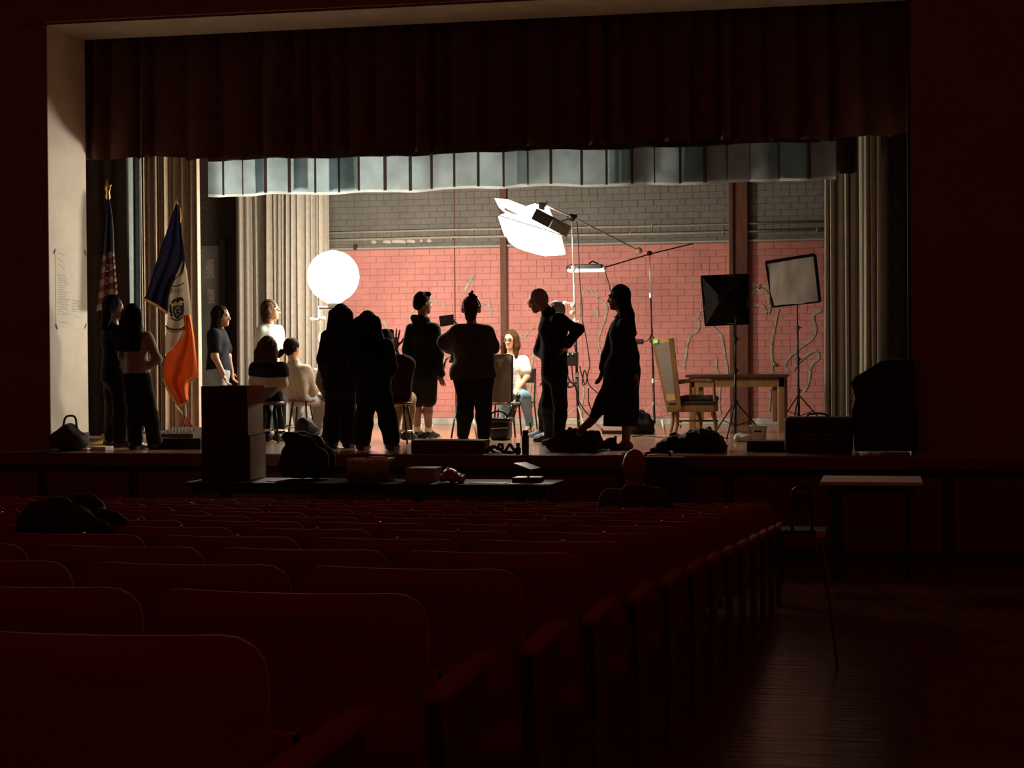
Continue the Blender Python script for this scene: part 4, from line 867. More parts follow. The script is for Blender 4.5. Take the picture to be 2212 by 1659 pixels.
# storage bin, tray, platform at right
nb = G(1637, 953); nY = nb[1]; nr_ = root('storage_bin', nb, 'small white plastic storage bin with a hand slot on the floor at right', 'bin')
xa, xb, zt_ = W(1620, 900, nY)[0], W(1655, 900, nY)[0], W(1637, 921, nY)[2]
def bin_side(name, pts, th): q = MB(); q.prism(pts, V(0, 0, 0), th); q.build(name, white_plastic, nr_)
i_ = 0.018
for (a, b, th) in (((xa + i_, nY), (xb - i_, nY), (0, 0.006, 0)), ((xa + i_, nY + 0.16), (xb - i_, nY + 0.16), (0, -0.006, 0)), ((xa + i_, nY), (xa + i_, nY + 0.16), (0.006, 0, 0)), ((xb - i_, nY), (xb - i_, nY + 0.16), (-0.006, 0, 0))):
    d1 = np.sign(a[0] - (xa + xb) / 2) * i_; d2 = np.sign(b[0] - (xa + xb) / 2) * i_
    bin_side('side', [V(a[0], a[1], STAGE), V(b[0], b[1], STAGE), V(b[0] + d2, b[1], zt_), V(a[0] + d1, a[1], zt_)], V(*th))
q = MB(); q.box((xa + i_, nY, STAGE), (xb - i_, nY + 0.16, STAGE + 0.005)); q.build('bottom', white_plastic, nr_)
q = MB(); 
for a, b in (((xa, nY), (xb, nY)), ((xa, nY + 0.16), (xb, nY + 0.16)), ((xa, nY), (xa, nY + 0.16)), ((xb, nY), (xb, nY + 0.16))): q.bar(V(*a, zt_), V(*b, zt_), 0.02, 0.012)
q.build('rim', white_plastic, nr_)
q = MB(); q.bar(W(1630, 932, nY - 0.003), W(1645, 932, nY - 0.003), 0.006, 0.016); q.build('hand_slot', black_metal, nr_)
lump('plastic_wrap', 'crumpled clear-white plastic wrap on the floor left of the storage bin', 'wrap', [(1592, 950, 0.03), (1605, 947, 0.04), (1614, 949, 0.03)], 0.03, G(1605, 954)[1], white_plastic, seed=15, dY=0.08, h=0.01)
pY_ = 17.3; q = MB(); q.box((W(1613, 950, pY_)[0], pY_, STAGE), (W(1712, 950, pY_)[0], pY_ + 0.35, W(1660, 953, pY_)[2]), 0.008); q.build('low_platform', black_metal, None, 'low black platform in front of the white storage bin', 'platform')
# hard equipment case
eY = 17.05; er = root('equipment_case', V(W(1768, 900, eY)[0], eY + 0.15, STAGE), 'black hard-shell equipment case with a top handle at the right of the stage', 'case')
a, b = W(1694, 901, eY), W(1842, 975, eY)
q = MB(); q.box((a[0], eY, STAGE), (b[0], eY + 0.3, a[2]), 0.035); q.build('shell', mat('black_case_shell', (0.015, 0.009, 0.008), 0.55, var=0.2), er)
q = MB(); q.tube(spline([W(1744, 902, eY + 0.15), W(1748, 895, eY + 0.15), W(1772, 893, eY + 0.15), W(1786, 897, eY + 0.15), W(1788, 903, eY + 0.15)], 5), 0.011, 6); q.build('handle', rubber, er, smooth=True)
for i, x in enumerate(np.linspace(1740, 1792, 9)):
    q = MB(); q.box(W(x, 936 + (i % 2), eY - 0.003), W(x + 4, 943 - (i % 3), eY + 0.001)); q.build('lettering', mat('faded_red_lettering', (0.20, 0.04, 0.02), 0.6), er)
for x in (1722, 1815):
    q = MB(); q.box(W(x, 918, eY - 0.006), W(x + 9, 926, eY + 0.002), 0.002); q.build('latch', black_metal, er)
# covered upright piano, dark against the drape
vY_ = 16.9; vr = root('covered_piano', V(W(1920, 900, vY_)[0], vY_ + 0.5, STAGE), 'tall dark covered upright piano shape at the right end of the stage', 'piano')
pc = mat('black_quilted_cover', (0.014, 0.008, 0.007), 0.9, var=0.3)
prof = [(1846, 975), (1840, 890), (1848, 862), (1844, 845), (1838, 828), (1846, 815), (1878, 796), (1904, 779), (1975, 774), (1985, 975)]
q = MB(); q.prism([W(x, y, vY_) for x, y in prof], V(0, 0, 0), V(0, 0.45, 0)); q.build('cover', pc, vr)
q = MB(); q.box(W(1855, 890, vY_ - 0.03), W(1975, 900, vY_ + 0.0), 0.01); q.build('key_shelf', pc, vr)
q = MB(); q.tube(spline([W(1842, 868, vY_ - 0.02), W(1838, 858, vY_ - 0.02), W(1846, 846, vY_ - 0.02)], 4), 0.008, 6); q.build('cover_highlight', mat('highlight_grey', (0.35, 0.3, 0.26), 0.6), vr, smooth=True)  # pale tube shaped as the curved highlight on the cover's edge
# paper poster on the cream pier (in the reveal plane)
def rev(px, py):     # point on the pier's inner face
    d = ray(px, py); t = (XL + 0.0015) / d[0]; return CAM + d * t
pr_ = root('poster', rev(152, 708), 'long paper notice taped to the cream pier, covered in faint handwriting', 'poster')
c4 = [rev(119, 541), rev(184, 541), rev(187, 708), rev(121, 708)]
q = MB(); q.prism(c4, V(0, 0, 0), V(0.0012, 0, 0)); q.build('sheet', mat('matte_poster_paper', (0.82, 0.77, 0.66), 0.9, var=0.04, spec=0.1), pr_)
pr_['label'] = 'long paper notice taped to the cream pier, covered in faint handwriting'
pencil = mat('pencil_grey', (0.47, 0.45, 0.40), 0.9); rr = random.Random(3)
lines = [(125, 545, 140, 552), (126, 556, 136, 566), (126, 570, 140, 584)] + [(125, 594 + 5.2 * i, 125 + rr.uniform(14, 26), 596 + 5.2 * i) for i in range(17)] + [(155, 650 + 5.5 * i, 155 + rr.uniform(8, 24), 651 + 5.5 * i) for i in range(5)] + [(128, 696, 146, 698), (163, 685, 172, 686)]
for x0_, y0_, x1_, y1_ in lines:
    n = max(3, int((x1_ - x0_) / 2.2)); pts = [rev(x0_ + (x1_ - x0_) * i / n, y0_ + (y1_ - y0_) * i / n + rr.uniform(-1.3, 1.3)) + V(0.0013, 0, 0) for i in range(n + 1)]
    q = MB(); q.ribbon(pts, 0.0075, nrmv=(1, 0, 0), th=0.0008); q.build('handwriting', pencil, pr_)
for x_, y_, s_ in ((118, 543, 1), (183, 546, -1), (122, 706, -1), (184, 704, 1)):
    q = MB(); q.ribbon([rev(x_ - 1, y_ - 5 * s_ * (-1)) + V(0.004, 0, 0), rev(x_ + 2, y_ + 5 * s_ * (-1)) + V(0.004, 0, 0)], 0.02, nrmv=(1, 0, 0), th=0.001); q.build('tape', rubber, pr_)

# ------------------------------------------------------------------ tables in the pit, in front of the stage
TZ = 0.905; TY0, TY1 = 15.25, 15.95
def pit_table(label, xa, xb, m, y0=TY0, y1=TY1, TZ=TZ):
    zf = house_floor(15.5); c = V((xa + xb) / 2, (y0 + y1) / 2, zf); t = root('folding_table', c, label, 'table')
    q = MB(); q.box((xa, y0, TZ - 0.03), (xb, y1, TZ), 0.006); q.build('tabletop', m, t)
    q = MB(); q.box((xa + 0.05, y0 + 0.04, TZ - 0.10), (xb - 0.05, y0 + 0.06, TZ - 0.031)); q.build('apron', black_metal, t)
    for x in (xa + 0.12, xb - 0.12):
        for y in (y0 + 0.08, y1 - 0.08): q = MB(); q.tube([V(x, y, zf), V(x, y, TZ - 0.03)], 0.016, 8); q.build('leg', black_metal, t)
    return t
pit_table('dark folding table before the stage holding the boxes and water pack', X_at(426, 15.6), X_at(1195, 15.4), mat('dark_laminate', (0.03, 0.018, 0.013), 0.75, spec=0.2))
pit_table('white-topped table before the stage at right', X_at(1772, 15.3), X_at(1992, 15.3), mat('pale_laminate', (0.62, 0.58, 0.52), 0.5), 15.1, 15.9, 0.965)
def T(px, Y): return X_at(px, Y)
# stacked cardboard boxes with an open flap
bY_ = 15.55
def zpx(y, Y, x=500): return W(x, y, Y)[2]
z1 = zpx(942, bY_); z2 = zpx(873, bY_); z3 = zpx(834, bY_)
def carton(label, xa, xb, za, zb, flaps):
    t = root('cardboard_box', V((xa + xb) / 2, bY_ + 0.2, za), label, 'box')
    for nm, a, b in (('front_wall', (xa, bY_, za), (xb, bY_ + 0.006, zb)), ('back_wall', (xa, bY_ + 0.42, za), (xb, bY_ + 0.426, zb)), ('side_wall', (xa, bY_, za), (xa + 0.006, bY_ + 0.426, zb)), ('side_wall', (xb - 0.006, bY_, za), (xb, bY_ + 0.426, zb)), ('bottom', (xa, bY_, za), (xb, bY_ + 0.426, za + 0.006))):
        q = MB(); q.box(a, b); q.build(nm, (brown_trim if nm == 'front_wall' else card), t)  # front wall darker than the card: its backlit shade is put in the colour
    for n_, f in enumerate(flaps): q = MB(); q.prism(*f); q.build('flap', (brown_trim if (len(flaps) == 3 and n_ == 0) else card), t)  # upright front flap carries the same painted shade
    return t
xa, xb = T(434, bY_), T(534, bY_)
carton('lower cardboard box of the stack on the dark table', xa, xb + 0.02, TZ, z1 - 0.002, [([V(xa, bY_, z1 - 0.004), V(xb, bY_, z1 - 0.004), V(xb, bY_ + 0.42, z1 - 0.004), V(xa, bY_ + 0.42, z1 - 0.004)], V(0, 0, 0), V(0, 0, 0.003))])
carton('upper cardboard box with open flaps on the dark table', xa, xb, z1, z2, [
    ([V(xa, bY_, z2), V(xb, bY_, z2), V(xb, bY_ - 0.0, z3), V(xa, bY_ - 0.0, z3)], V(0, 0, 0), V(0, 0.005, 0)),
    ([V(xb, bY_, z2), V(xb, bY_ + 0.42, z2), V(xb + 0.15, bY_ + 0.42, z3 - 0.02), V(xb + 0.15, bY_, z3 - 0.02)], V(0, 0, 0), V(0.004, 0, 0.003)),
    ([V(xa, bY_ + 0.42, z2), V(xb, bY_ + 0.42, z2), V(xb, bY_ + 0.45, z3), V(xa, bY_ + 0.45, z3)], V(0, 0, 0), V(0, 0.005, 0))])
# shrink-wrapped pack of water bottles: every bottle, then the film
wpY = 15.62; film = mat('clear_shrink_film', (0.75, 0.70, 0.64), 0.10, var=0.1, bump=0.6, bscale=25)
fm = film.node_tree; _t = fm.nodes.new('ShaderNodeBsdfTransparent'); _g = fm.nodes.new('ShaderNodeBsdfGlossy'); _g.inputs['Roughness'].default_value = 0.08; _m = fm.nodes.new('ShaderNodeMixShader'); _m.inputs[0].default_value = 0.2
fm.links.new(fm.nodes['Bump'].outputs[0], _g.inputs['Normal']); fm.links.new(_t.outputs[0], _m.inputs[1]); fm.links.new(_g.outputs[0], _m.inputs[2]); fm.links.new(_m.outputs[0], fm.nodes['Material Output'].inputs['Surface'])
wx0, wx1 = T(754, wpY), T(848, wpY); hz2 = zpx(988, wpY, 800) - TZ
wp = root('water_pack', V((wx0 + wx1) / 2, wpY, TZ), 'shrink-wrapped pack of clear water bottles on the dark table', 'water pack')
clear = mat('clear_bottle_plastic', (0.12, 0.09, 0.08), 0.06, var=0.1); clear.node_tree.nodes['Principled BSDF'].inputs['Alpha'].default_value = 0.35
for i in range(6):
    for j in range(4):
        c = V(wx0 + 0.035 + i * (wx1 - wx0 - 0.07) / 5, wpY - 0.11 + j * 0.066, TZ + 0.004); k_ = hz2 - 0.01
        q = MB(); q.lathe(c, [(0.025, 0), (0.03, 0.01), (0.03, k_ * 0.35), (0.027, k_ * 0.4), (0.03, k_ * 0.45), (0.03, k_ * 0.7), (0.014, k_ * 0.9)], 10); bt = q.build('bottle', clear, wp, smooth=True)
        q = MB(); q.lathe(c, [(0.015, k_ * 0.89), (0.015, k_ * 0.99)], 10); q.build('cap', white_plastic, bt)
q = MB(); q.box((wx0 - 0.004, wpY - 0.15, TZ + 0.002), (wx1 + 0.004, wpY + 0.125, TZ + hz2 + 0.006), 0.03); q.build('shrink_film', film, wp, smooth='auto')
def tbox(name, label, cat, x0_, y0_, x1_, y1_, Y, dep_, m, top=None, bev=0.004):
    za = TZ; zb = zpx(y0_, Y, x0_); q = MB(); q.box((T(x0_, Y), Y, za + 0.001), (T(x1_, Y), Y + dep_, zb), bev); return q.build(name, m, None, label, cat)
tbox('carton', 'small tissue carton with a pale top on the dark table beside the water pack', 'carton', 874, 1011, 938, 1038, 15.5, 0.25, mat('pale_grey_carton', (0.30, 0.25, 0.22), 0.7))
def lump_t(name, label, cat, pts, Y, m, seed): return lump(name, label, cat, pts, 0.03, Y, m, h=0.008, seed=seed, amp=0.008, freq=70, dY=0.06, floor=TZ)
lump_t('snack_bag', 'crumpled brown snack bag on the dark table', 'bag', [(958, 1032, 0.03), (972, 1028, 0.035), (985, 1030, 0.035), (998, 1034, 0.025), (972, 1020, 0.015)], 15.45, mat('brown_snack_wrap', (0.25, 0.10, 0.05), 0.4, var=0.4, scale=30), 21)
for lab, (x0_, x1_, Y, d) in (('white sheet of paper on the dark table between the snack bag and the open case', (1012, 1088, 15.32, 0.22)), ('white sheet of paper under the open case at the right end of the dark table', (1092, 1190, 15.30, 0.3)), ('white paper scrap on the dark table between the water pack and the carton', (846, 873, 15.5, 0.15)), ('white paper scrap on the dark table beside the black backpack', (572, 604, 15.4, 0.15))):
    q = MB(); q.box((T(x0_, Y), Y, TZ + 0.001), (T(x1_, Y), Y + d, TZ + 0.006)); q.build('paper_sheet', paper, None, lab, 'paper')
oc = root('open_case', V(T(1138, 15.5), 15.55, TZ + 0.006), 'small black open case with its lid raised on the dark table', 'case')
q = MB(); q.box((T(1106, 15.5), 15.46, TZ + 0.007), (T(1166, 15.5), 15.68, TZ + 0.05), 0.006); q.build('tray', black_metal, oc)
q = MB(); q.prism([W(1110, 1000, 15.6), W(1135, 998, 15.75), W(1168, 1010, 15.7), W(1146, 1014, 15.5)], V(0, 0, 0), V(0, 0, -0.012)); q.build('lid', mat('satin_brown_lid', (0.16, 0.10, 0.08), 0.35), oc)
q = MB(); q.tube([W(1140, 1012, 15.6), V(T(1140, 15.6), 15.6, TZ + 0.05)], 0.012, 6); q.build('lid_hinge', black_metal, oc)
q = MB(); q.tube(spline([W(1394, 985, 16.3), W(1397, 979, 16.3), W(1420, 977, 16.3), W(1445, 979, 16.3), W(1447, 986, 16.3)], 4), 0.012, 6)
hc = root('hard_case', V(T(1420, 16.3), 16.35, house_floor(16.3)), 'black case with a top handle standing against the stage front', 'case')
q.build('handle', rubber, hc, smooth=True); q = MB(); q.box((T(1385, 16.3), 16.25, house_floor(16.3)), (T(1480, 16.3), 16.42, zpx(987, 16.3, 1420)), 0.02); q.build('shell', black_metal, hc)
# folding chair by the right-hand table
fz = house_floor(14.8); fc = V(T(1732, 14.8), 14.8, fz); fr2 = root('pit_chair', fc, 'dark metal-framed chair left of the white-topped table', 'chair')
q = MB(); q.tube(spline([V(T(1710, 14.8), 14.75, zpx(1150, 14.8, 1730)), W(1711, 1075, 14.75), W(1718, 1055, 14.75), W(1742, 1053, 14.75), W(1752, 1068, 14.75), V(T(1753, 14.8), 14.75, zpx(1150, 14.8, 1730))], 5), 0.012, 6); q.build('back_frame', black_metal, fr2, smooth=True)
q = MB(); q.box((T(1712, 14.8), 14.76, zpx(1100, 14.8, 1730)), (T(1750, 14.8), 14.78, zpx(1062, 14.8, 1730)), 0.004); q.build('backrest', leather, fr2)
q = MB(); q.box((fc[0] - 0.2, 14.78, fz + 0.42), (fc[0] + 0.2, 15.15, fz + 0.45), 0.01); q.build('seat', leather, fr2)
for sx in (-0.18, 0.18):
    for d in (0.0, 0.34): q = MB(); q.tube([V(fc[0] + sx, 14.78 + d, fz + 0.43), V(fc[0] + sx, 14.76 + d, fz)], 0.011, 6); q.build('leg', black_metal, fr2)
    q = MB(); q.tube([V(fc[0] + sx * 0.45, 14.75, fz + 0.43), V(fc[0] + sx * 0.45, 14.75, zpx(1140, 14.8, 1730))], 0.011, 6); q.build('back_post', black_metal, fr2)
# slim post with a pale cap at the aisle end of a row
pz = 0.0; pY2 = 9.2; pa = W(1774, 1153, pY2); pb = V(W(1793, 1260, pY2)[0] + 0.04, pY2 + 0.02, house_floor(pY2))
po = root('aisle_post', pb, 'slim leaning pole with a pale cap at the aisle end of the seats', 'pole')
q = MB(); q.tube([pa, pb], 0.009, 8); q.build('pole', mat('dull_brass_pole', (0.20, 0.13, 0.07), 0.3, 0.7), po); q = MB(); q.box(pa + V(-0.022, -0.02, -0.018), pa + V(0.022, 0.02, 0.018), 0.006); q.build('cap', mat('pale_wood_cap', (0.5, 0.33, 0.22), 0.6), po)

# ================================================================== AUDITORIUM SEATS
seat_wood = mat('dark_red_seat_wood', (0.27, 0.085, 0.04), 0.85, var=0.25, scale=3, stretch=(1, 1, 5), spec=0.04)
iron = mat('cast_iron', (0.07, 0.035, 0.028), 0.5, 0.2)
def seat_meshes():
    Wd, Ht, th = 0.515, 0.47, 0.016; nx, nz_ = 18, 8; out = {}
    q = MB(); fr0 = []; bk0 = []
    for j in range(nz_ + 1):
        for lst, s in ((fr0, 1), (bk0, -1)):
            row = []
            for i in range(nx + 1):
                u = math.sin(math.pi / 2 * (-1 + 2 * i / nx)); x = u * Wd / 2; edge = Wd / 2 - abs(x); R = 0.055
                top = Ht - (R - math.sqrt(max(0, R * R - (R - edge) ** 2)) if edge < R else 0)
                v = top * j / nz_; narrow = 1 - 0.05 * (1 - v / Ht)
                row.append(V(x * narrow, -0.05 * (1 - u * u) - 0.17 * v + s * th / 2 + 0.0, 0.335 + v * 0.985))
            lst.append(row)
    q.loft(fr0); q.loft([r[::-1] for r in bk0])
    for a, b in ((fr0[-1], bk0[-1]), (bk0[0], fr0[0]), ([r[0] for r in fr0], [r[0] for r in bk0]), ([r[-1] for r in bk0], [r[-1] for r in fr0])): q.loft([a, b])
    out['backrest'] = (q, seat_wood)
    q = MB(); rows = []
    for j in range(7):
        v = j / 6; rows.append([V(x, 0.06 + 0.06 * v + 0.03 * math.sin(math.pi * v), 0.36 + 0.26 * v) for x in np.linspace(-0.225, 0.225, 7)])
    q.loft(rows); q.loft([[p + V(0, 0.03, 0) for p in r][::-1] for r in rows]); q.loft([rows[-1], [p + V(0, 0.03, 0) for p in rows[-1]]]); q.loft([[p + V(0, 0.03, 0) for p in rows[0]], rows[0]])
    out['seat'] = (q, seat_wood)
    q = MB(); q.prism([V(0.262, -0.05, 0), V(0.262, 0.30, 0), V(0.262, 0.24, 0.10), V(0.262, 0.15, 0.40), V(0.262, 0.28, 0.56), V(0.262, 0.28, 0.60), V(0.262, -0.08, 0.60), V(0.262, -0.02, 0.35)], V(0, 0, 0), V(0.020, 0, 0)); out['standard'] = (q, iron)
    q = MB(); q.box((0.250, -0.10, 0.60), (0.294, 0.31, 0.628), 0.010); out['armrest'] = (q, seat_wood)
    q = MB(); q.ball((0.06, -0.128, 0.801), 0.007, 5); out['stud'] = (q, mat('polished_stud', (0.85, 0.83, 0.80), 0.06, 1.0, var=0.02))
    return out
sm = {}
for k_, (q, m) in seat_meshes().items():
    me = mesh_from(k_, q.v, q.f, m, smooth=(k_ != 'standard')); bm = bmesh.new(); bm.from_mesh(me); bmesh.ops.remove_doubles(bm, verts=bm.verts[:], dist=1e-4); bmesh.ops.recalc_face_normals(bm, faces=bm.faces[:]); bm.to_mesh(me); bm.free()
    try: me.shade_auto_smooth(angle=0.7)
    except Exception: pass
    sm[k_] = me
ORD = ['first', 'second', 'third', 'fourth', 'fifth', 'sixth', 'seventh', 'eighth', 'ninth', 'tenth', 'eleventh', 'twelfth', 'thirteenth', 'fourteenth', 'fifteenth']
SEATS = {}
for rI in range(14):
    Y = 2.27 + 0.83 * rI; zf = rake_top(Y) - 0.782
    for cI in range(14):
        x = -0.80 - 0.2575 - 0.545 * cI
        d = V(x + 0.27, Y, zf + 0.8) - CAM; px_ = CX + FPX * np.dot(d, RGT) / np.dot(d, FWD)
        if px_ < -12: break
        nm_row = 'nearest row' if rI == 0 else 'farthest row' if rI == 13 else ORD[rI] + ' row from the camera'
        t = root('auditorium_seat', V(x, Y, zf), 'curved wooden auditorium seat, %s from the aisle in the %s' % (ORD[cI], nm_row), 'seat', 'rows of wooden auditorium seats')
        SEATS[rI, cI] = t
        for k_, me in sm.items():
            if k_ != 'stud' or rI > 3: link(k_, me, t)
# dark coat thrown over a seat in the left of the hall
cy_ = 2.27 + 0.83 * 5
lump('draped_coat', 'dark coat slung over the back of a seat at the left', 'coat', [(95, 1150, 0.07), (115, 1120, 0.06), (135, 1115, 0.07), (165, 1128, 0.07), (195, 1145, 0.07), (225, 1160, 0.06), (130, 1150, 0.09), (170, 1160, 0.09)], 0.07, cy_ - 0.10, black_cloth, seed=31, dY=0.16, floor=0.9, amp=0.01)

# ================================================================== PEOPLE
skin = mat('warm_skin', (0.62, 0.33, 0.20), 0.5, var=0.06)
skin_d = mat('brown_skin', (0.22, 0.10, 0.06), 0.5, var=0.06)
hair_black = mat('black_hair', (0.012, 0.008, 0.007), 0.75, var=0.4, spec=0.05, scale=40, bump=0.4, bscale=60, stretch=(6, 6, 0.6))
hair_brown = mat('brown_hair', (0.055, 0.024, 0.011), 0.75, var=0.4, spec=0.06, scale=40, bump=0.4, bscale=60, stretch=(6, 6, 0.6))
hair_grey_rim = mat('grey_hair_rim_light', (0.30, 0.26, 0.23), 0.6, var=0.3, scale=60, bump=0.5, bscale=80)  # grey hair, also used as rim light on a bald head
cl = lambda n, c, r=0.9: mat(n, c, r, var=0.15, scale=25, bump=0.12, bscale=150, spec=0.15)
c_black = cl('black_knit', (0.011, 0.008, 0.0075)); c_black2 = cl('black_denim', (0.014, 0.010, 0.0095)); c_navy = cl('navy_jersey', (0.013, 0.013, 0.021)); c_white = cl('white_jersey', (0.80, 0.76, 0.68))
c_cream = cl('cream_wool', (0.46, 0.38, 0.29)); c_grey = cl('grey_wool', (0.40, 0.33, 0.26)); c_pgrey = cl('pale_grey_jersey', (0.40, 0.40, 0.39)); c_blue = cl('blue_denim', (0.16, 0.27, 0.36)); c_lblue = cl('pale_blue_denim', (0.36, 0.42, 0.45))
c_khaki = cl('khaki_twill', (0.42, 0.32, 0.19)); c_maroon = cl('dark_maroon_down', (0.030, 0.012, 0.011)); c_char = cl('charcoal_knit', (0.06, 0.045, 0.038)); c_mint = cl('pale_mint_jersey', (0.66, 0.76, 0.72))
s_white = mat('white_trainer', (0.70, 0.64, 0.56), 0.6); s_black = mat('black_shoe', (0.015, 0.011, 0.010), 0.45); s_blue = mat('blue_trainer', (0.20, 0.32, 0.42), 0.6); s_brown = mat('brown_boot', (0.07, 0.04, 0.03), 0.5)
lens_m = mat('spectacle_frame', (0.03, 0.02, 0.02), 0.3); eye_m = mat('dark_eye', (0.03, 0.018, 0.012), 0.2); lip_m = mat('lip', (0.50, 0.17, 0.13), 0.45)
ZU = V(0, 0, 1)

def hand(w, d, n, side=1, curl=0.5, sc=1.0, spread=0.0):
    d = nrm(d); n = nrm(np.asarray(n) - d * np.dot(n, d)); l = nrm(np.cross(d, n)) * side; o = []
    for a in (-0.024, 0.0, 0.024): o.append(cap_(w + d * 0.012 * sc + l * a * 0.6 * sc, 0.017 * sc, w + d * 0.082 * sc + l * a * sc, 0.0135 * sc, k=0.012))
    for i, (a, ln) in enumerate(((-0.033, 0.058), (-0.0115, 0.075), (0.0115, 0.080), (0.033, 0.072))):
        b = w + d * 0.088 * sc + l * a * sc; f1 = nrm(d * math.cos(curl * 0.6) + n * math.sin(curl * 0.6) + l * a * spread); m_ = b + f1 * ln * 0.52 * sc
        f2 = nrm(d * math.cos(curl * 1.5) + n * math.sin(curl * 1.5) + l * a * spread); o += [cap_(b, 0.0095 * sc, m_, 0.009 * sc, k=0.004), cap_(m_, 0.009 * sc, m_ + f2 * ln * 0.55 * sc, 0.0075 * sc, k=0.004)]
    t0 = w + d * 0.028 * sc + l * 0.028 * sc; t1 = t0 + nrm(d * 0.6 + l * 0.75 + n * 0.3) * 0.042 * sc; o += [cap_(t0, 0.014 * sc, t1, 0.011 * sc, k=0.008), cap_(t1, 0.011 * sc, t1 + nrm(d * 0.85 + l * 0.3 + n * 0.35) * 0.034 * sc, 0.009 * sc, k=0.004)]
    return o
def foot(a, T, bare=True, inf=0.0):
    if T[2] < -0.3:
        T = nrm(T); return [cap_(a - T * 0.02, 0.042 + inf, a + T * 0.05 + V(0.01, 0, 0), 0.038 + inf), cap_(a + T * 0.05, 0.036 + inf, a + T * 0.13, 0.034 + inf, k=0.03), cap_(a + T * 0.13, 0.034 + inf, a + T * 0.18, 0.022 + inf, k=0.02)]
    T = nrm(V(T[0], T[1], 0)); heel = a - V(0, 0, 0.045) - T * 0.035; return [cap_(heel, 0.036 + inf, a + T * 0.02 - V(0, 0, 0.02), 0.040 + inf), cap_(heel - V(0, 0, 0.005), 0.034 + inf, a + T * 0.085 - V(0, 0, 0.055), 0.034 + inf, k=0.03), cap_(a + T * 0.085 - V(0, 0, 0.055), 0.034 + inf, a + T * 0.155 - V(0, 0, 0.062), 0.024 + inf, k=0.02)]

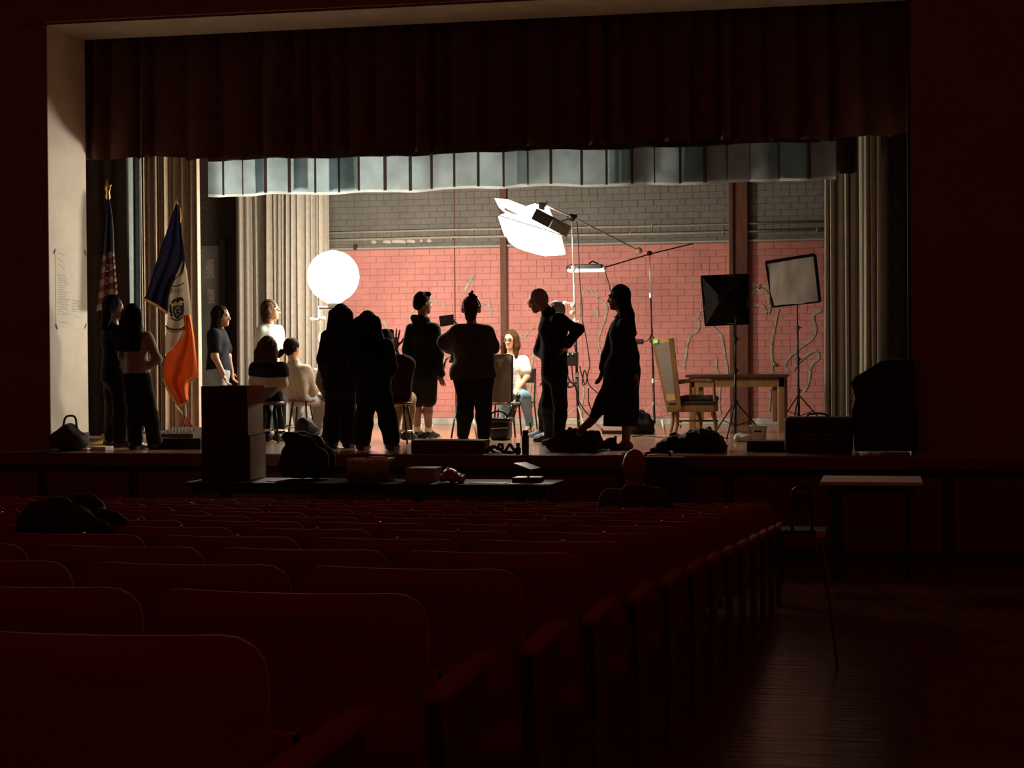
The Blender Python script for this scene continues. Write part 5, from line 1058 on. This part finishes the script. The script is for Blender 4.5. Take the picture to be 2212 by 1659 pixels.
def person(label, base, J, F, top=None, bottom=None, shoes=None, hair=None, sk=None, girth=1.0, face=False, headF=None, U=None, glasses=False, group=None, Y=None, floor=STAGE, scale=1.0, dress=None, extras=None, limb=1.0, hands=None, seat=False, flat=0.70):
    """J: joints as frame pixels (x, y, depth offset) at the person's own distance; feet as floor pixels"""
    sk = sk or skin; F = nrm(V(F[0], F[1], 0)); hF = nrm(headF) if headF is not None else F; U = nrm(U) if U is not None else ZU
    Lt = V(F[1], -F[0], 0)       # towards image side 'R' when facing away
    b0 = G(*base, floor) if Y is None else V(W(base[0], base[1], Y)[0], Y, floor); Y0 = b0[1]
    P = {}
    for k, v in J.items():
        if k in ('fL', 'fR') and len(v) == 2: P[k] = G(*v, floor) + V(0, 0, 0.085)
        else: P[k] = W(v[0], v[1], Y0 + (v[2] if len(v) > 2 else 0))
    for s in 'LR':
        if 'an' + s not in P: P['an' + s] = P['f' + s]
        if 'kn' + s not in P: P['kn' + s] = P['hp' + s] * 0.47 + P['an' + s] * 0.53 + F * 0.03
    H = P['head']; N = P['neck']; SL, SR, HL, HR = P['shL'], P['shR'], P['hpL'], P['hpR']
    C = (SL + SR) / 2; Pv = (HL + HR) / 2; spn = nrm(C - Pv); lat = nrm(SR - SL)
    r_ = root('person', V(b0[0], b0[1], floor), label, 'person', group)
    g = girth
    fl = [(F, flat)]
    def torso(i=0.0, gg=None):
        gg = gg or g; wst = Pv * 0.62 + C * 0.38
        return [cap_(SL + lat * 0.03 - spn * 0.015, 0.052 + i, SR - lat * 0.03 - spn * 0.015, 0.052 + i, k=0.05), cap_(N - spn * 0.02, 0.05 + i, C - spn * 0.08, 0.10 + i, k=0.05),
                cap_(C - spn * 0.13, 0.145 * gg + i, wst, 0.120 * gg + i, fl, 0.06), cap_(wst, 0.120 * gg + i, Pv + spn * (0.05 if seat else 0.02), (0.115 if seat else 0.150) * gg + i, [(F, 0.76)], 0.06)]
    def arm(s, i=0.0, t0=0.0, t1=1.0, hem=0.0):
        a, e, w = P['sh' + s], P['el' + s], P['wr' + s]; o = []
        R0, R1, R2 = 0.052 * limb + i, 0.041 * limb + i, 0.029 * limb + i
        o.append(cap_(a, R0, a + (e - a) * min(1, t1 * 2), R0 + (R1 - R0) * min(1, t1 * 2) + (hem if t1 <= 0.5 else 0), k=0.035))
        if t1 > 0.5: tt = (t1 - 0.5) * 2; o.append(cap_(e, R1, e + (w - e) * tt, R1 + (R2 - R1) * tt + hem, k=0.03))
        return o
    def leg(s, i=0.0, t1=1.0, flare=0.0):
        a, k_, n_ = P['hp' + s], P['kn' + s], P['an' + s]; lg = limb * (0.6 + 0.4 * g); o = []
        A_, K_, N_ = (0.070 if seat else 0.086) * lg + i, 0.056 * lg + i, 0.040 * lg + i
        tt = min(1, t1 * 2); o.append(cap_(a, A_, a + (k_ - a) * tt, A_ + (K_ - A_) * tt + (flare if t1 <= 0.5 else flare * 0.4), k=0.045))
        if t1 > 0.5:
            tt = (t1 - 0.5) * 2; m_ = k_ * 0.68 + n_ * 0.32 - F * (0.012 if i < 0.005 else 0.0)
            o += [cap_(k_, K_ + flare * 0.4, m_, 0.056 * lg + i + flare * 0.6, k=0.03), cap_(m_, 0.056 * lg + i + flare * 0.6, k_ + (n_ - k_) * tt, N_ + flare, k=0.03)]
        return o
    hl = nrm(np.cross(hF, U)); sc = scale
    pr = torso() + arm('L') + arm('R') + leg('L') + leg('R')
    for s in 'LR':
        w, e = P['wr' + s], P['el' + s]; d = nrm(w - e); hp = (hands or {}).get(s, {})
        d = nrm(hp.get('d', d)); n = hp.get('n', F); pr += hand(w, d, n, hp.get('side', 1 if s == 'L' else -1), hp.get('curl', 0.5), hp.get('sc', 1.0) * 0.95, hp.get('spread', 0.0))
        T_ = F if ('t' + s) not in P else nrm(P['t' + s] - P['an' + s])
        pr += foot(P['an' + s], J['dir' + s] if False else (T_ if ('T' + s) not in (hands or {}) else hands['T' + s]), True)
    # head
    cr = [(hl, 0.80), (U, 1.06)]
    pr += [cap_(H + U * 0.022 - hF * 0.008, 0.096 * sc, None, None, cr, 0.02), cap_(H - U * 0.025 + hF * 0.020, 0.066 * sc, H - U * 0.075 + hF * 0.045, 0.042 * sc, [(hl, 0.92)], 0.03), cap_(H - U * 0.092 + hF * 0.066, 0.021 * sc, k=0.02),
           cap_(H + U * 0.008 + hF * 0.086, 0.010, H - U * 0.030 + hF * 0.107, 0.0125, k=0.012), cap_(H - U * 0.033 + hl * 0.012 + hF * 0.09, 0.011, H - U * 0.033 - hl * 0.012 + hF * 0.09, 0.011, k=0.01),
           cap_(H + U * 0.026 + hF * 0.078 - hl * 0.035, 0.012, H + U * 0.026 + hF * 0.078 + hl * 0.035, 0.012, k=0.015), cap_(H - U * 0.058 + hF * 0.078 - hl * 0.016, 0.012, H - U * 0.058 + hF * 0.078 + hl * 0.016, 0.012, k=0.012),
           cap_(H - U * 0.03 - hF * 0.018, 0.055, N, 0.056, k=0.03)]
    for sg in (-1, 1): pr.append(cap_(H + hl * sg * 0.077 + U * 0.012 - hF * 0.006, 0.017, H + hl * sg * 0.076 - U * 0.020 + hF * 0.002, 0.013, [(hl, 0.6)], 0.008))
    sdf_obj('body', pr, sk, r_, h=0.0095)
    if face:
        for sg in (-1, 1):
            q = MB(); q.ball(H + hF * 0.082 + hl * sg * 0.032 + U * 0.006, 0.0095, 6); q.build('eye', eye_m, r_, smooth=True)
            q = MB(); q.tube([H + hF * 0.091 + hl * sg * 0.016 + U * 0.026, H + hF * 0.088 + hl * sg * 0.05 + U * 0.024], 0.0045, 5); q.build('eyebrow', hair['m'] if hair else hair_brown, r_)
        q = MB(); q.tube([H - U * 0.056 + hF * 0.083 - hl * 0.028, H - U * 0.060 + hF * 0.092, H - U * 0.056 + hF * 0.083 + hl * 0.028], [0.003, 0.007, 0.003], 6); q.build('lips', lip_m, r_, smooth=True)
    if glasses:
        q = MB()
        for sg in (-1, 1):
            c = H + hF * 0.100 + hl * sg * 0.033 + U * 0.004; q.tube([c + hl * 0.024 * math.cos(a) + U * 0.019 * math.sin(a) for a in np.linspace(0, 2 * math.pi, 13)], 0.0035, 5, cap=False)
            q.tube([c + hl * sg * 0.024, H + hl * sg * 0.078 + U * 0.012 - hF * 0.01], 0.003, 5)
        q.tube([H + hF * 0.105 - hl * 0.009 + U * 0.008, H + hF * 0.105 + hl * 0.009 + U * 0.008], 0.003, 5); q.build('glasses', lens_m, r_)
    # clothes
    def hemz(k): return W(0, 0, 1)
    if bottom:
        i = bottom.get('i', 0.016); t1 = bottom.get('t', 0.97); wz = bottom.get('waist', 0.10)
        p_ = [cap_(Pv + spn * wz, 0.125 * g + i, Pv + spn * (0.04 if seat else 0), (0.11 if seat else 0.150) * g + i, [(F, 0.76)], 0.05)] + leg('L', i, t1, bottom.get('flare', 0.0)) + leg('R', i, t1, bottom.get('flare', 0.0))
        cu = [(Pv + spn * wz, spn)] + [((0, 0, floor + 0.004), (0, 0, -1))]
        sdf_obj(bottom.get('name', 'trousers'), p_, bottom['m'], r_, h=0.0125, cuts=cu, fold=folds(bottom.get('fold', 0.005), 30, len(label)))
    if dress:
        p_ = torso(0.014) + dress['prims'](P, W, Y0) + arm('L', 0.016, 0, dress.get('sleeve', 0.9)) + arm('R', 0.016, 0, dress.get('sleeve', 0.9))
        sdf_obj('dress', p_, dress['m'], r_, h=0.0125, cuts=[(dress['hem'], (0, 0, -1)), (N + U * 0.0, ZU)], fold=dress.get('fold'))
    if top:
        i = top.get('i', 0.016); sl = top.get('sleeve', 0.97); hm = Pv + spn * top.get('hem', -0.05)
        p_ = torso(i) + ([] if seat else [cap_(Pv + spn * 0.05, 0.145 * g + i, hm - spn * 0.03, 0.150 * g + i + top.get('flare', 0.0), [(F, 0.76)], 0.05)]) + arm('L', i, 0, sl, top.get('cuff', 0.0)) + arm('R', i, 0, sl, top.get('cuff', 0.0))
        if top.get('hood'): p_ += [cap_(N - hF * 0.05 + lat * a, 0.048, N - hF * 0.07 - ZU * 0.09, 0.04, k=0.04) for a in (-0.045, 0.045)] + [cap_(N + lat * 0.05 - ZU * 0.02, 0.04, N - lat * 0.05 - ZU * 0.02, 0.04)]
        if top.get('collar'): p_ += [cap_(N + ZU * 0.03, 0.062, N - ZU * 0.03, 0.068, k=0.02)]
        el_ok = []
        v_, f_ = sdf(p_, h=0.0125, cuts=[(N + ZU * (0.045 if (top.get('hood') or top.get('collar')) else 0.005), ZU)], fold=folds(top.get('fold', 0.006), 26, len(label) + 3), subs=[])
        if not top.get('nohem'):
            # drop everything of the trunk below the hem, keep the sleeves
            ct = v_[f_].mean(axis=1); below = (ct - hm) @ spn < 0
            tr = np.linalg.norm((ct - Pv) - np.outer((ct - Pv) @ spn, spn), axis=1) < 0.24 * max(1, g)
            arms = np.zeros(len(ct), bool)
            for s in 'LR':
                for a_, b_ in ((P['sh' + s], P['el' + s]), (P['el' + s], P['wr' + s])):
                    t_ = np.clip((ct - a_) @ (b_ - a_) / max(1e-6, np.dot(b_ - a_, b_ - a_)), 0, 1); arms |= np.linalg.norm(ct - a_ - t_[:, None] * (b_ - a_), axis=1) < 0.075
            f_ = f_[~(below & tr & ~arms)]
        o = link(top.get('name', 'top'), fast_mesh('top', v_ - base_of(r_), f_, top['m']), r_)
        if top.get('label'): o['label'] = top['label']
        if top.get('yoke'):
            p2 = torso(i + 0.014) + arm('L', i + 0.014, 0, 0.40) + arm('R', i + 0.014, 0, 0.40)
            sdf_obj('yoke', p2, top['yoke'], r_, 'black yoke and shoulders', h=0.0125, cuts=[(C - spn * 0.085, -spn), (N + ZU * 0.005, ZU)], fold=folds(0.004, 26, 9))
    if shoes:
        for s in 'LR':
            T_ = F if ('t' + s) not in P else nrm(P['t' + s] - P['an' + s]); a = P['an' + s]
            fp = foot(a, T_, inf=0.011); zf = a[2] - 0.085
            sh = sdf_obj('shoe', fp, shoes['m'], r_, h=0.010, cuts=[((0, 0, zf + 0.002), (0, 0, -1)), ((0, 0, a[2] + shoes.get('top', 0.02)), (0, 0, 1))])
            if shoes.get('sole'):
                T2 = nrm(V(T_[0], T_[1], 0)); q = MB(); q.bar(a - T2 * 0.075 + V(0, 0, -0.075), a + T2 * 0.175 + V(0, 0, -0.075), 0.085, 0.02); q.build('sole', shoes['sole'], sh)
            if shoes.get('sock'):
                q = MB(); q.tube([a + V(0, 0, 0.0), a + (P['kn' + s] - a) * 0.22], [0.047, 0.052], 12); q.build('sock', shoes['sock'], r_, smooth='auto')
    if hair:
        kind = hair['k']; hm_ = hair['m']; Bk = -hF; rr = np.random.RandomState(len(label) * 7 % 97)
        p_ = [cap_(H + U * 0.036 + Bk * 0.022, 0.103 * sc, None, None, [(hl, 0.83), (U, 1.0)], 0.03)]
        if kind == 'short': p_ += [cap_(H + Bk * 0.06 - U * 0.02, 0.058, k=0.03)] + [cap_(H + U * 0.11 + hF * a + hl * b, 0.028, k=0.02) for a, b in ((0.04, 0.0), (0.055, 0.035), (0.0, -0.04), (-0.04, 0.03), (0.06, -0.03))]
        elif kind == 'crop': p_ = [cap_(H + U * 0.032 + Bk * 0.020, 0.0985 * sc, None, None, [(hl, 0.82), (U, 1.0)], 0.03), cap_(H + Bk * 0.065 - U * 0.02, 0.045, k=0.03)]
        elif kind in ('bob', 'long', 'frizz'):
            L_ = hair.get('len', 0.2); wd = hair.get('w', 0.085)
            for sg in (-1, -0.5, 0, 0.5, 1):
                a = H + hl * sg * wd * 0.8 + Bk * (0.055 - 0.04 * abs(sg)) + U * 0.03; dr = -ZU * L_ + Bk * hair.get('back', 0.05) + hl * sg * hair.get('out', 0.02)
                if not hair.get('front') and abs(sg) == 1: a = a + Bk * 0.02
                p_ += [cap_(a, 0.045, a + dr * 0.5, 0.048, k=0.04), cap_(a + dr * 0.5, 0.048, a + dr, hair.get('tip', 0.035), k=0.04)]
            if hair.get('front'):
                for sg in (-1, 1): a = H + hl * sg * 0.082 + hF * 0.035 + U * 0.05; p_ += [cap_(a, 0.022, a - ZU * 0.13 + hl * sg * 0.012 - hF * 0.008, 0.028, k=0.03), cap_(a - ZU * 0.13 + hl * sg * 0.012 - hF * 0.008, 0.028, a - ZU * (L_ + 0.05) + hl * sg * 0.01 + hF * 0.0, 0.024, k=0.03)]
            if kind == 'frizz': p_ += [cap_(H + U * rr.uniform(-0.16, 0.11) + hl * rr.choice([-1, 1]) * rr.uniform(0.06, 0.11) + Bk * rr.uniform(0, 0.09), 0.02, k=0.02) for _ in range(30)]
        elif kind == 'bun': p_ += [cap_(H + U * 0.158 + Bk * 0.01, 0.028, k=0.006), cap_(H + U * 0.186 - Bk * 0.01 + hl * 0.008, 0.019, k=0.006), cap_(H + U * 0.13 + hl * 0.055, 0.018, k=0.006), cap_(H + U * 0.155 + hl * 0.03, 0.014, k=0.006), cap_(H + Bk * 0.045 - U * 0.085, 0.055, k=0.03), cap_(H + Bk * 0.055 - U * 0.03, 0.06, k=0.03)]
        elif kind == 'tail': p_ += [cap_(H + Bk * 0.05 - U * 0.02, 0.06, k=0.03), cap_(H + np.asarray(hair['at']), 0.038, k=0.03), cap_(H + np.asarray(hair['at']) - U * 0.03 + np.asarray(hair['at']) * 0.25, 0.03, k=0.03)]
        w_ = np.random.RandomState(5).uniform(-1, 1, 3)
        def strand(X, Y_, Z): return (0.0012 if hair.get('straight') else 0.003) * np.sin((X * hl[0] + Y_ * hl[1]) * 170 + 1.5 * np.sin(Z * 12)) + (0.0008 if hair.get('straight') else 0.0025) * np.sin((X * 1.7 - Y_) * 110 + 2 * np.sin(Z * 22))
        # keep the face clear
        subs = [cap_(H + hF * 0.105 - U * (0.0 if hair.get('front') else 0.030), 0.080, H + hF * 0.12 - U * 0.12, 0.075, [(hl, 0.84)])] if kind != 'crop' else [cap_(H + hF * 0.11 - U * 0.03, 0.08)]
        sdf_obj('hair', p_, hm_, r_, h=0.009, fold=strand, subs=subs)
    for e in (extras or []): e(r_, P, H, hF, hl, U)
    return r_

AW = (0.0, 1.0, 0)      # facing away from the hall
# --- at the far left, in the dark
person('person in dark clothes with frizzy hair in shadow at far left', (255, 968), dict(head=(246, 664), neck=(244, 700), shL=(232, 716, .12), shR=(254, 716, -.12), elL=(236, 762, .15), elR=(262, 764, -.14), wrL=(262, 788, .2), wrR=(278, 784, -.05), hpL=(240, 808, .06), hpR=(250, 808, -.08), fL=(240, 964), fR=(258, 967)), (0.9, 0.35), top=dict(m=c_black, fold=.008, hem=-0.08), bottom=dict(m=c_black2, flare=.02), shoes=dict(m=s_brown, sole=s_white), hair=dict(k='frizz', m=hair_black, len=0.24, w=0.10, out=0.05), sk=skin_d)
person('person with long dark hair, pale top and black flared trousers, hand on hip', (308, 972), dict(head=(289, 684), neck=(293, 714), shL=(268, 726), shR=(318, 727), elL=(264, 768, .05), elR=(340, 776, -.02), wrL=(272, 800, .15), wrR=(318, 796, .05), hpL=(283, 818), hpR=(309, 818), fL=(292, 971), fR=(334, 971)), (0.25, 0.97), top=dict(m=c_pgrey, i=.008, hem=0.06, fold=.003), bottom=dict(m=c_black2, flare=.035, i=.012, waist=0.12), shoes=dict(m=s_black), hair=dict(k='long', m=hair_black, len=0.36, w=0.10, out=0.03), limb=0.9, girth=0.88)
# --- by the drapes
person('person in a dark navy tee and pale jeans standing in profile by the dark doorway', (474, 948), dict(head=(478, 684), neck=(472, 710), shL=(462, 722, -.14), shR=(478, 722, .14), elL=(464, 770, -.17), elR=(492, 770, .15), wrL=(483, 810, -.17), wrR=(500, 802, .16), hpL=(470, 806, -.08), hpR=(475, 806, .08), fL=(468, 950), fR=(484, 944)), (1, 0.05), top=dict(m=c_navy, i=.022, sleeve=.33, hem=0.04, cuff=.01), bottom=dict(m=c_lblue, i=.02), shoes=dict(m=s_white), hair=dict(k='long', m=hair_black, len=0.40, w=0.085, front=False, back=0.04), face=True, girth=1.05)
person('person with glasses and a brown bob in a white tee by the grey drape', (584, 943), dict(head=(585, 671), neck=(581, 702), shL=(564, 716, -.08), shR=(600, 714, .12), elL=(562, 766, -.12), elR=(606, 764, .12), wrL=(572, 808, -.05), wrR=(604, 806, .2), hpL=(574, 808, -.06), hpR=(592, 808, .06), fL=(576, 944), fR=(594, 940)), (0.93, 0.36), top=dict(m=c_mint, i=.022, sleeve=.42, hem=-0.02, cuff=.012), bottom=dict(m=c_blue), shoes=dict(m=s_white), hair=dict(k='bob', m=hair_brown, len=0.14, w=0.09, back=0.02), face=True, glasses=True, girth=1.0)
# --- seated crew on stools
def seated_legs(hx, hy, kx1, kx2, ky, ax1, ax2, ay, dk=.40, da=.36): return dict(hpL=(hx - 13, hy, .05), hpR=(hx + 13, hy, .05), knL=(kx1, ky, dk), knR=(kx2, ky, dk), anL=(ax1, ay, da), anR=(ax2, ay, da))
def feet_on_ring(d): return d
s1 = G(586, 956); s2 = G(652, 947); s3 = G(726, 944); s4 = G(862, 958)
stool('round metal stool under the person in the black and grey sweater', s1); stool('round metal stool under the person in the cream sweater', s2); stool('round metal stool half hidden behind the tall long-haired person', s3); stool('round metal stool under the person in the dark maroon coat', s4)
person('seated person in a black and grey colour-block sweater with wavy hair, back turned', None or (586, 956), dict(head=(580, 751), neck=(581, 782), shL=(554, 796), shR=(608, 796), elL=(551, 828, .04), elR=(611, 828, .04), wrL=(568, 846, .26), wrR=(596, 846, .26), **seated_legs(583, 857, 570, 604, 868, 574, 602, 936)), (0.1, 1), top=dict(m=c_grey, i=.02, hem=-0.02, yoke=c_black), bottom=dict(m=c_navy), shoes=dict(m=s_black), hair=dict(k='bob', m=hair_brown, len=0.17, w=0.085, out=0.04), girth=1.0, seat=True)
person('seated person in a cream collared sweater and pale trousers, back turned', (652, 947), dict(head=(632, 754), neck=(634, 782), shL=(612, 798), shR=(660, 800), elL=(611, 838, .06), elR=(674, 842, .04), wrL=(630, 858, .28), wrR=(672, 868, .24), hpL=(634, 860, .03), hpR=(656, 862, .0), knL=(640, 872, .42), knR=(688, 866, .34), anL=(650, 936, .34), anR=(686, 938, .30)), (0.45, 0.9), top=dict(m=c_cream, i=.026, hem=-0.06, collar=True, fold=.008, flare=.02), bottom=dict(m=c_pgrey), shoes=dict(m=s_black, sole=s_white), hair=dict(k='tail', m=hair_black, at=(-0.13, -0.02, -0.035)), girth=1.08, seat=True)
person('seated person in a dark jacket mostly hidden behind the tall long-haired person', (726, 944), dict(head=(724, 740), neck=(722, 770), shL=(702, 790), shR=(746, 790), elL=(695, 828, .03), elR=(752, 828, .05), wrL=(710, 856, .25), wrR=(742, 852, .25), **seated_legs(724, 858, 712, 742, 868, 716, 742, 934)), (0.1, 1), top=dict(m=c_maroon, i=.03, hem=-0.06), bottom=dict(m=c_navy), shoes=dict(m=s_white), hair=dict(k='crop', m=hair_black), seat=True)
person('seated person in a dark maroon coat raising a hand, khaki trousers', (862, 958), dict(head=(834, 738, .05), neck=(845, 766), shL=(836, 788, .05), shR=(874, 786), elL=(826, 830, .1), elR=(872, 800, .24), wrL=(846, 852, .3), wrR=(854, 752, .24), hpL=(848, 858, .05), hpR=(872, 858, .02), knL=(860, 866, .40), knR=(884, 862, .34), anL=(852, 932, .34), anR=(880, 934, .30)), (0.3, 0.95), top=dict(m=c_maroon, i=.055, hem=-0.06, fold=.012, flare=.02), bottom=dict(m=c_khaki), shoes=dict(m=s_black), hair=dict(k='short', m=hair_black), sk=skin_d, seat=True, hands=dict(R=dict(d=(-0.06, 0.05, 1), n=(0.1, 1, 0), curl=0.12, spread=7.0, sc=1.3)))
# --- standing crew, backs to the hall
person('tall long-haired person in black standing before the globe lantern', (735, 968), dict(head=(738, 684), neck=(736, 714), shL=(708, 728), shR=(762, 728), elL=(698, 776, .03), elR=(772, 778, .03), wrL=(706, 816, .15), wrR=(766, 816, .15), hpL=(723, 816), hpR=(748, 816), fL=(715, 966), fR=(752, 967)), AW, top=dict(m=c_black, i=.026, hem=-0.12, flare=.01), bottom=dict(m=c_black2, i=.022, flare=.03), shoes=dict(m=s_black), hair=dict(k='long', m=hair_black, len=0.46, w=0.11, out=0.05, back=0.03), girth=1.0)
person('long-haired person in black wide trousers between the globe and the raised hand', (812, 974), dict(head=(796, 700), neck=(799, 730), shL=(770, 746), shR=(834, 748), elL=(764, 796, .02), elR=(846, 796, .02), wrL=(776, 822, .16), wrR=(828, 824, .18), hpL=(792, 822), hpR=(818, 822), fL=(782, 972), fR=(846, 972)), (0.1, 1), top=dict(m=c_black, i=.026, hem=-0.10), bottom=dict(m=c_black2, i=.024, flare=.022), shoes=dict(m=s_brown), hair=dict(k='long', m=hair_black, len=0.36, w=0.125, out=0.06, back=0.04), girth=1.05)
person('person in a black hoodie and black shorts with striped socks, back turned', (913, 950), dict(head=(914, 656), neck=(912, 688), shL=(888, 710), shR=(938, 710), elL=(880, 756, -.02), elR=(946, 764, -.02), wrL=(886, 796, .06), wrR=(952, 808, .02), hpL=(900, 806), hpR=(926, 806), knL=(902, 868, .04), knR=(926, 868, .04), fL=(902, 948), fR=(926, 948)), (0.45, 0.9), top=dict(m=c_black, i=.020, hem=-0.07, hood=True, fold=.007, flare=.0), bottom=dict(m=c_black2, i=.020, t=.46, flare=.02, name='shorts'), shoes=dict(m=s_black, sole=s_white, sock=c_white), hair=dict(k='short', m=hair_black), sk=skin_d, headF=(0.75, 0.66, 0), girth=1.0, limb=0.95)
def headphones(r_, P, H, hF, hl, U):
    for sg in (-1, 1): q = MB(); q.lathe(H + hl * sg * 0.083 - U * 0.002, [(0.036, -0.012), (0.042, 0.0), (0.034, 0.022)], 14, axis=hl * sg); hp = q.build('headphone_cup', mat('white_headphone', (0.72, 0.68, 0.60), 0.4), r_, smooth='auto')
    q = MB(); q.tube([H + hl * 0.105 * math.cos(a) + U * (0.13 * math.sin(a) + 0.01) for a in np.linspace(0.05, math.pi - 0.05, 13)], 0.010, 6); q.build('headphone_band', MATS['white_headphone'], r_, smooth=True)
person('broad person in a dark sweater with headphones and a hair bun, operating the camera', (1020, 960), dict(head=(1018, 668), neck=(1018, 700), shL=(986, 718), shR=(1050, 718), elL=(962, 742, .06), elR=(1066, 742, .06), wrL=(972, 752, .30), wrR=(1054, 752, .30), hpL=(1004, 812), hpR=(1042, 812), knL=(1006, 880, .02), knR=(1044, 880, .02), fL=(1000, 958), fR=(1046, 960)), AW, top=dict(m=c_char, i=.034, hem=-0.03, fold=.016, cuff=.008), bottom=dict(m=c_black2, i=.016), shoes=dict(m=s_black), hair=dict(k='bun', m=hair_brown), girth=1.36, limb=1.12, extras=[headphones])
# --- the person being filmed
def tee_print(r_, P, H, hF, hl, U):
    C = (P['shL'] + P['shR']) / 2; pm = mat('grey_shirt_print', (0.45, 0.42, 0.38), 0.8, var=0.3, scale=60)
    for k, (a, b, w) in enumerate(((-0.10, 0.035, 0.02), (-0.15, 0.05, 0.018), (-0.185, 0.045, 0.018), (-0.22, 0.05, 0.018), (-0.255, 0.04, 0.016), (-0.30, 0.02, 0.016))):
        c = C + V(0.035, -0.135, a); q = MB(); q.ribbon([c + V(-b, 0.004, 0), c, c + V(b, 0.004, 0)], w, nrmv=(0, -1, 0), th=0.012); q.build('shirt_print', pm, r_)
person('seated person with glasses and long brown hair in a white tee and jeans', (1112, 934), dict(head=(1103, 735, -.02), neck=(1104, 764), shL=(1083, 778), shR=(1131, 778), elL=(1078, 816, -.05), elR=(1138, 814, -.05), wrL=(1096, 842, -.26), wrR=(1118, 840, -.26), hpL=(1098, 852), hpR=(1122, 852), knL=(1090, 860, -.42), knR=(1134, 856, -.42), anL=(1088, 916, -.36), fR=(1145, 934)), (0.0, -1), headF=(-0.22, -1, -0.05), top=dict(m=c_white, i=.014, sleeve=.31, hem=-0.04, cuff=.018, fold=.006), bottom=dict(m=c_blue, i=.014), shoes=dict(m=s_white), hair=dict(k='long', m=hair_brown, len=0.20, w=0.078, front=True, back=0.02, out=0.0, tip=0.028, straight=True), face=True, glasses=True, girth=1.0, extras=[tee_print], limb=0.92)
# --- the bending person and the one behind
person('person in a dark top with glasses bending forward, elbow out, hand on hip', (1200, 960), dict(head=(1162, 650, -.02), neck=(1183, 672), shL=(1182, 691, .16), shR=(1206, 689, -.14), elL=(1166, 760, .12), elR=(1249, 712, -.16), wrL=(1182, 776, -.04), wrR=(1226, 746, -.12), hpL=(1192, 800, .07), hpR=(1204, 800, -.08), knL=(1184, 872, .1), knR=(1210, 874, -.06), fL=(1186, 955), fR=(1206, 962)), (-1, 0.15), headF=(-0.95, 0.1, -0.30), U=(-0.28, 0, 1), top=dict(m=c_black, i=.019, hem=-0.05, collar=True), bottom=dict(m=c_black2, i=.018, fold=.007), shoes=dict(m=s_black), hair=dict(k='crop', m=hair_grey_rim), sk=mat('tan_skin', (0.34, 0.17, 0.10), 0.5), face=True, glasses=True, girth=1.05, flat=0.92)  # grey crop colours in the rim light on the bald top of the head
person('grey-haired person hidden behind the bending one, blue trainers showing', (1186, 948), dict(head=(1199, 674, 0), neck=(1200, 700), shL=(1190, 720, .14), shR=(1204, 720, -.14), elL=(1186, 762, .15), elR=(1204, 766, -.16), wrL=(1178, 806, .12), wrR=(1196, 808, -.15), hpL=(1196, 808, .07), hpR=(1198, 808, -.07), fL=(1172, 946), fR=(1188, 950)), (-1, 0.1), top=dict(m=c_navy, i=.018), bottom=dict(m=c_navy, i=.014), shoes=dict(m=s_blue, sole=s_white), hair=dict(k='crop', m=hair_grey_rim), sk=skin_d, girth=0.95)
# --- person in the long dress
dz = W(1345, 919, G(1345, 975)[1])
def dress_prims(P, W_, Y0):
    Pv = (P['hpL'] + P['hpR']) / 2; out = []
    hem = [W_(x, 925, Y0 + d) for x, d in ((1322, -.04), (1336, -.10), (1352, -.08), (1362, .02), (1350, .10), (1330, .08))]
    for h_ in hem: out.append(cap_(Pv + V(0, 0, 0.02), 0.15, h_, 0.085, k=0.06))
    out.append(cap_(P['hpR'] + V(0, 0, 0.0), 0.13, P['knR'], 0.10, k=0.06)); out.append(cap_(P['hpL'], 0.12, P['knL'] * 0.25 + P['anL'] * 0.75, 0.055, k=0.06)); return out
def necklace(r_, P, H, hF, hl, U):
    q = MB(); N = P['neck']; q.tube([N + hF * 0.075 - ZU * 0.03 + hl * a for a in (-0.05, 0.0, 0.05)], 0.006, 5); q.build('necklace', chrome, r_)
person('person with long straight hair in a dark ankle-length dress, one leg stretched out', (1350, 975), dict(head=(1336, 644, 0), neck=(1345, 678), shL=(1334, 702, .13), shR=(1352, 702, -.13), elL=(1312, 768, .12), elR=(1368, 770, -.16), wrL=(1302, 800, .08), wrR=(1374, 806, -.14), hpL=(1338, 806, .07), hpR=(1348, 806, -.06), knL=(1306, 868, .06), anL=(1278, 908, .06), tL=(1258, 926, .04), knR=(1352, 886, -.05), fR=(1352, 972)), (-1, 0.1), dress=dict(m=cl('black_brown_dress', (0.016, 0.011, 0.009)), prims=dress_prims, hem=W(1345, 920, G(1345, 975)[1]), fold=folds(0.006, 30, 5), sleeve=0.93), shoes=None, hair=dict(k='long', m=hair_black, len=0.38, w=0.085, back=0.09, out=0.0, straight=True), face=True, sk=skin_d, extras=[necklace], hands=dict(L=dict(n=(-1, 0.2, 0))))
# --- bald person sitting in the stalls
zS = rake_top(11.4) - 0.80
person('bald person sitting in the front stalls before the stage', (1370, 1150), dict(head=(1370, 1010), neck=(1371, 1048), shL=(1318, 1082), shR=(1424, 1082), elL=(1308, 1140, .1), elR=(1434, 1140, .1), wrL=(1340, 1160, .35), wrR=(1400, 1160, .35), hpL=(1345, 1200, .05), hpR=(1397, 1200, .05), knL=(1340, 1205, .36), knR=(1402, 1205, .36), anL=(1340, 1300, .32), anR=(1402, 1300, .32)), (-0.25, 0.97), Y=2.27 + 0.83 * 11 + 0.22, floor=house_floor(11.4), top=dict(m=c_char, i=.03, hem=-0.02), bottom=dict(m=c_black2), shoes=dict(m=s_black), girth=1.1, headF=(-0.35, 0.93, 0), sk=skin_d)
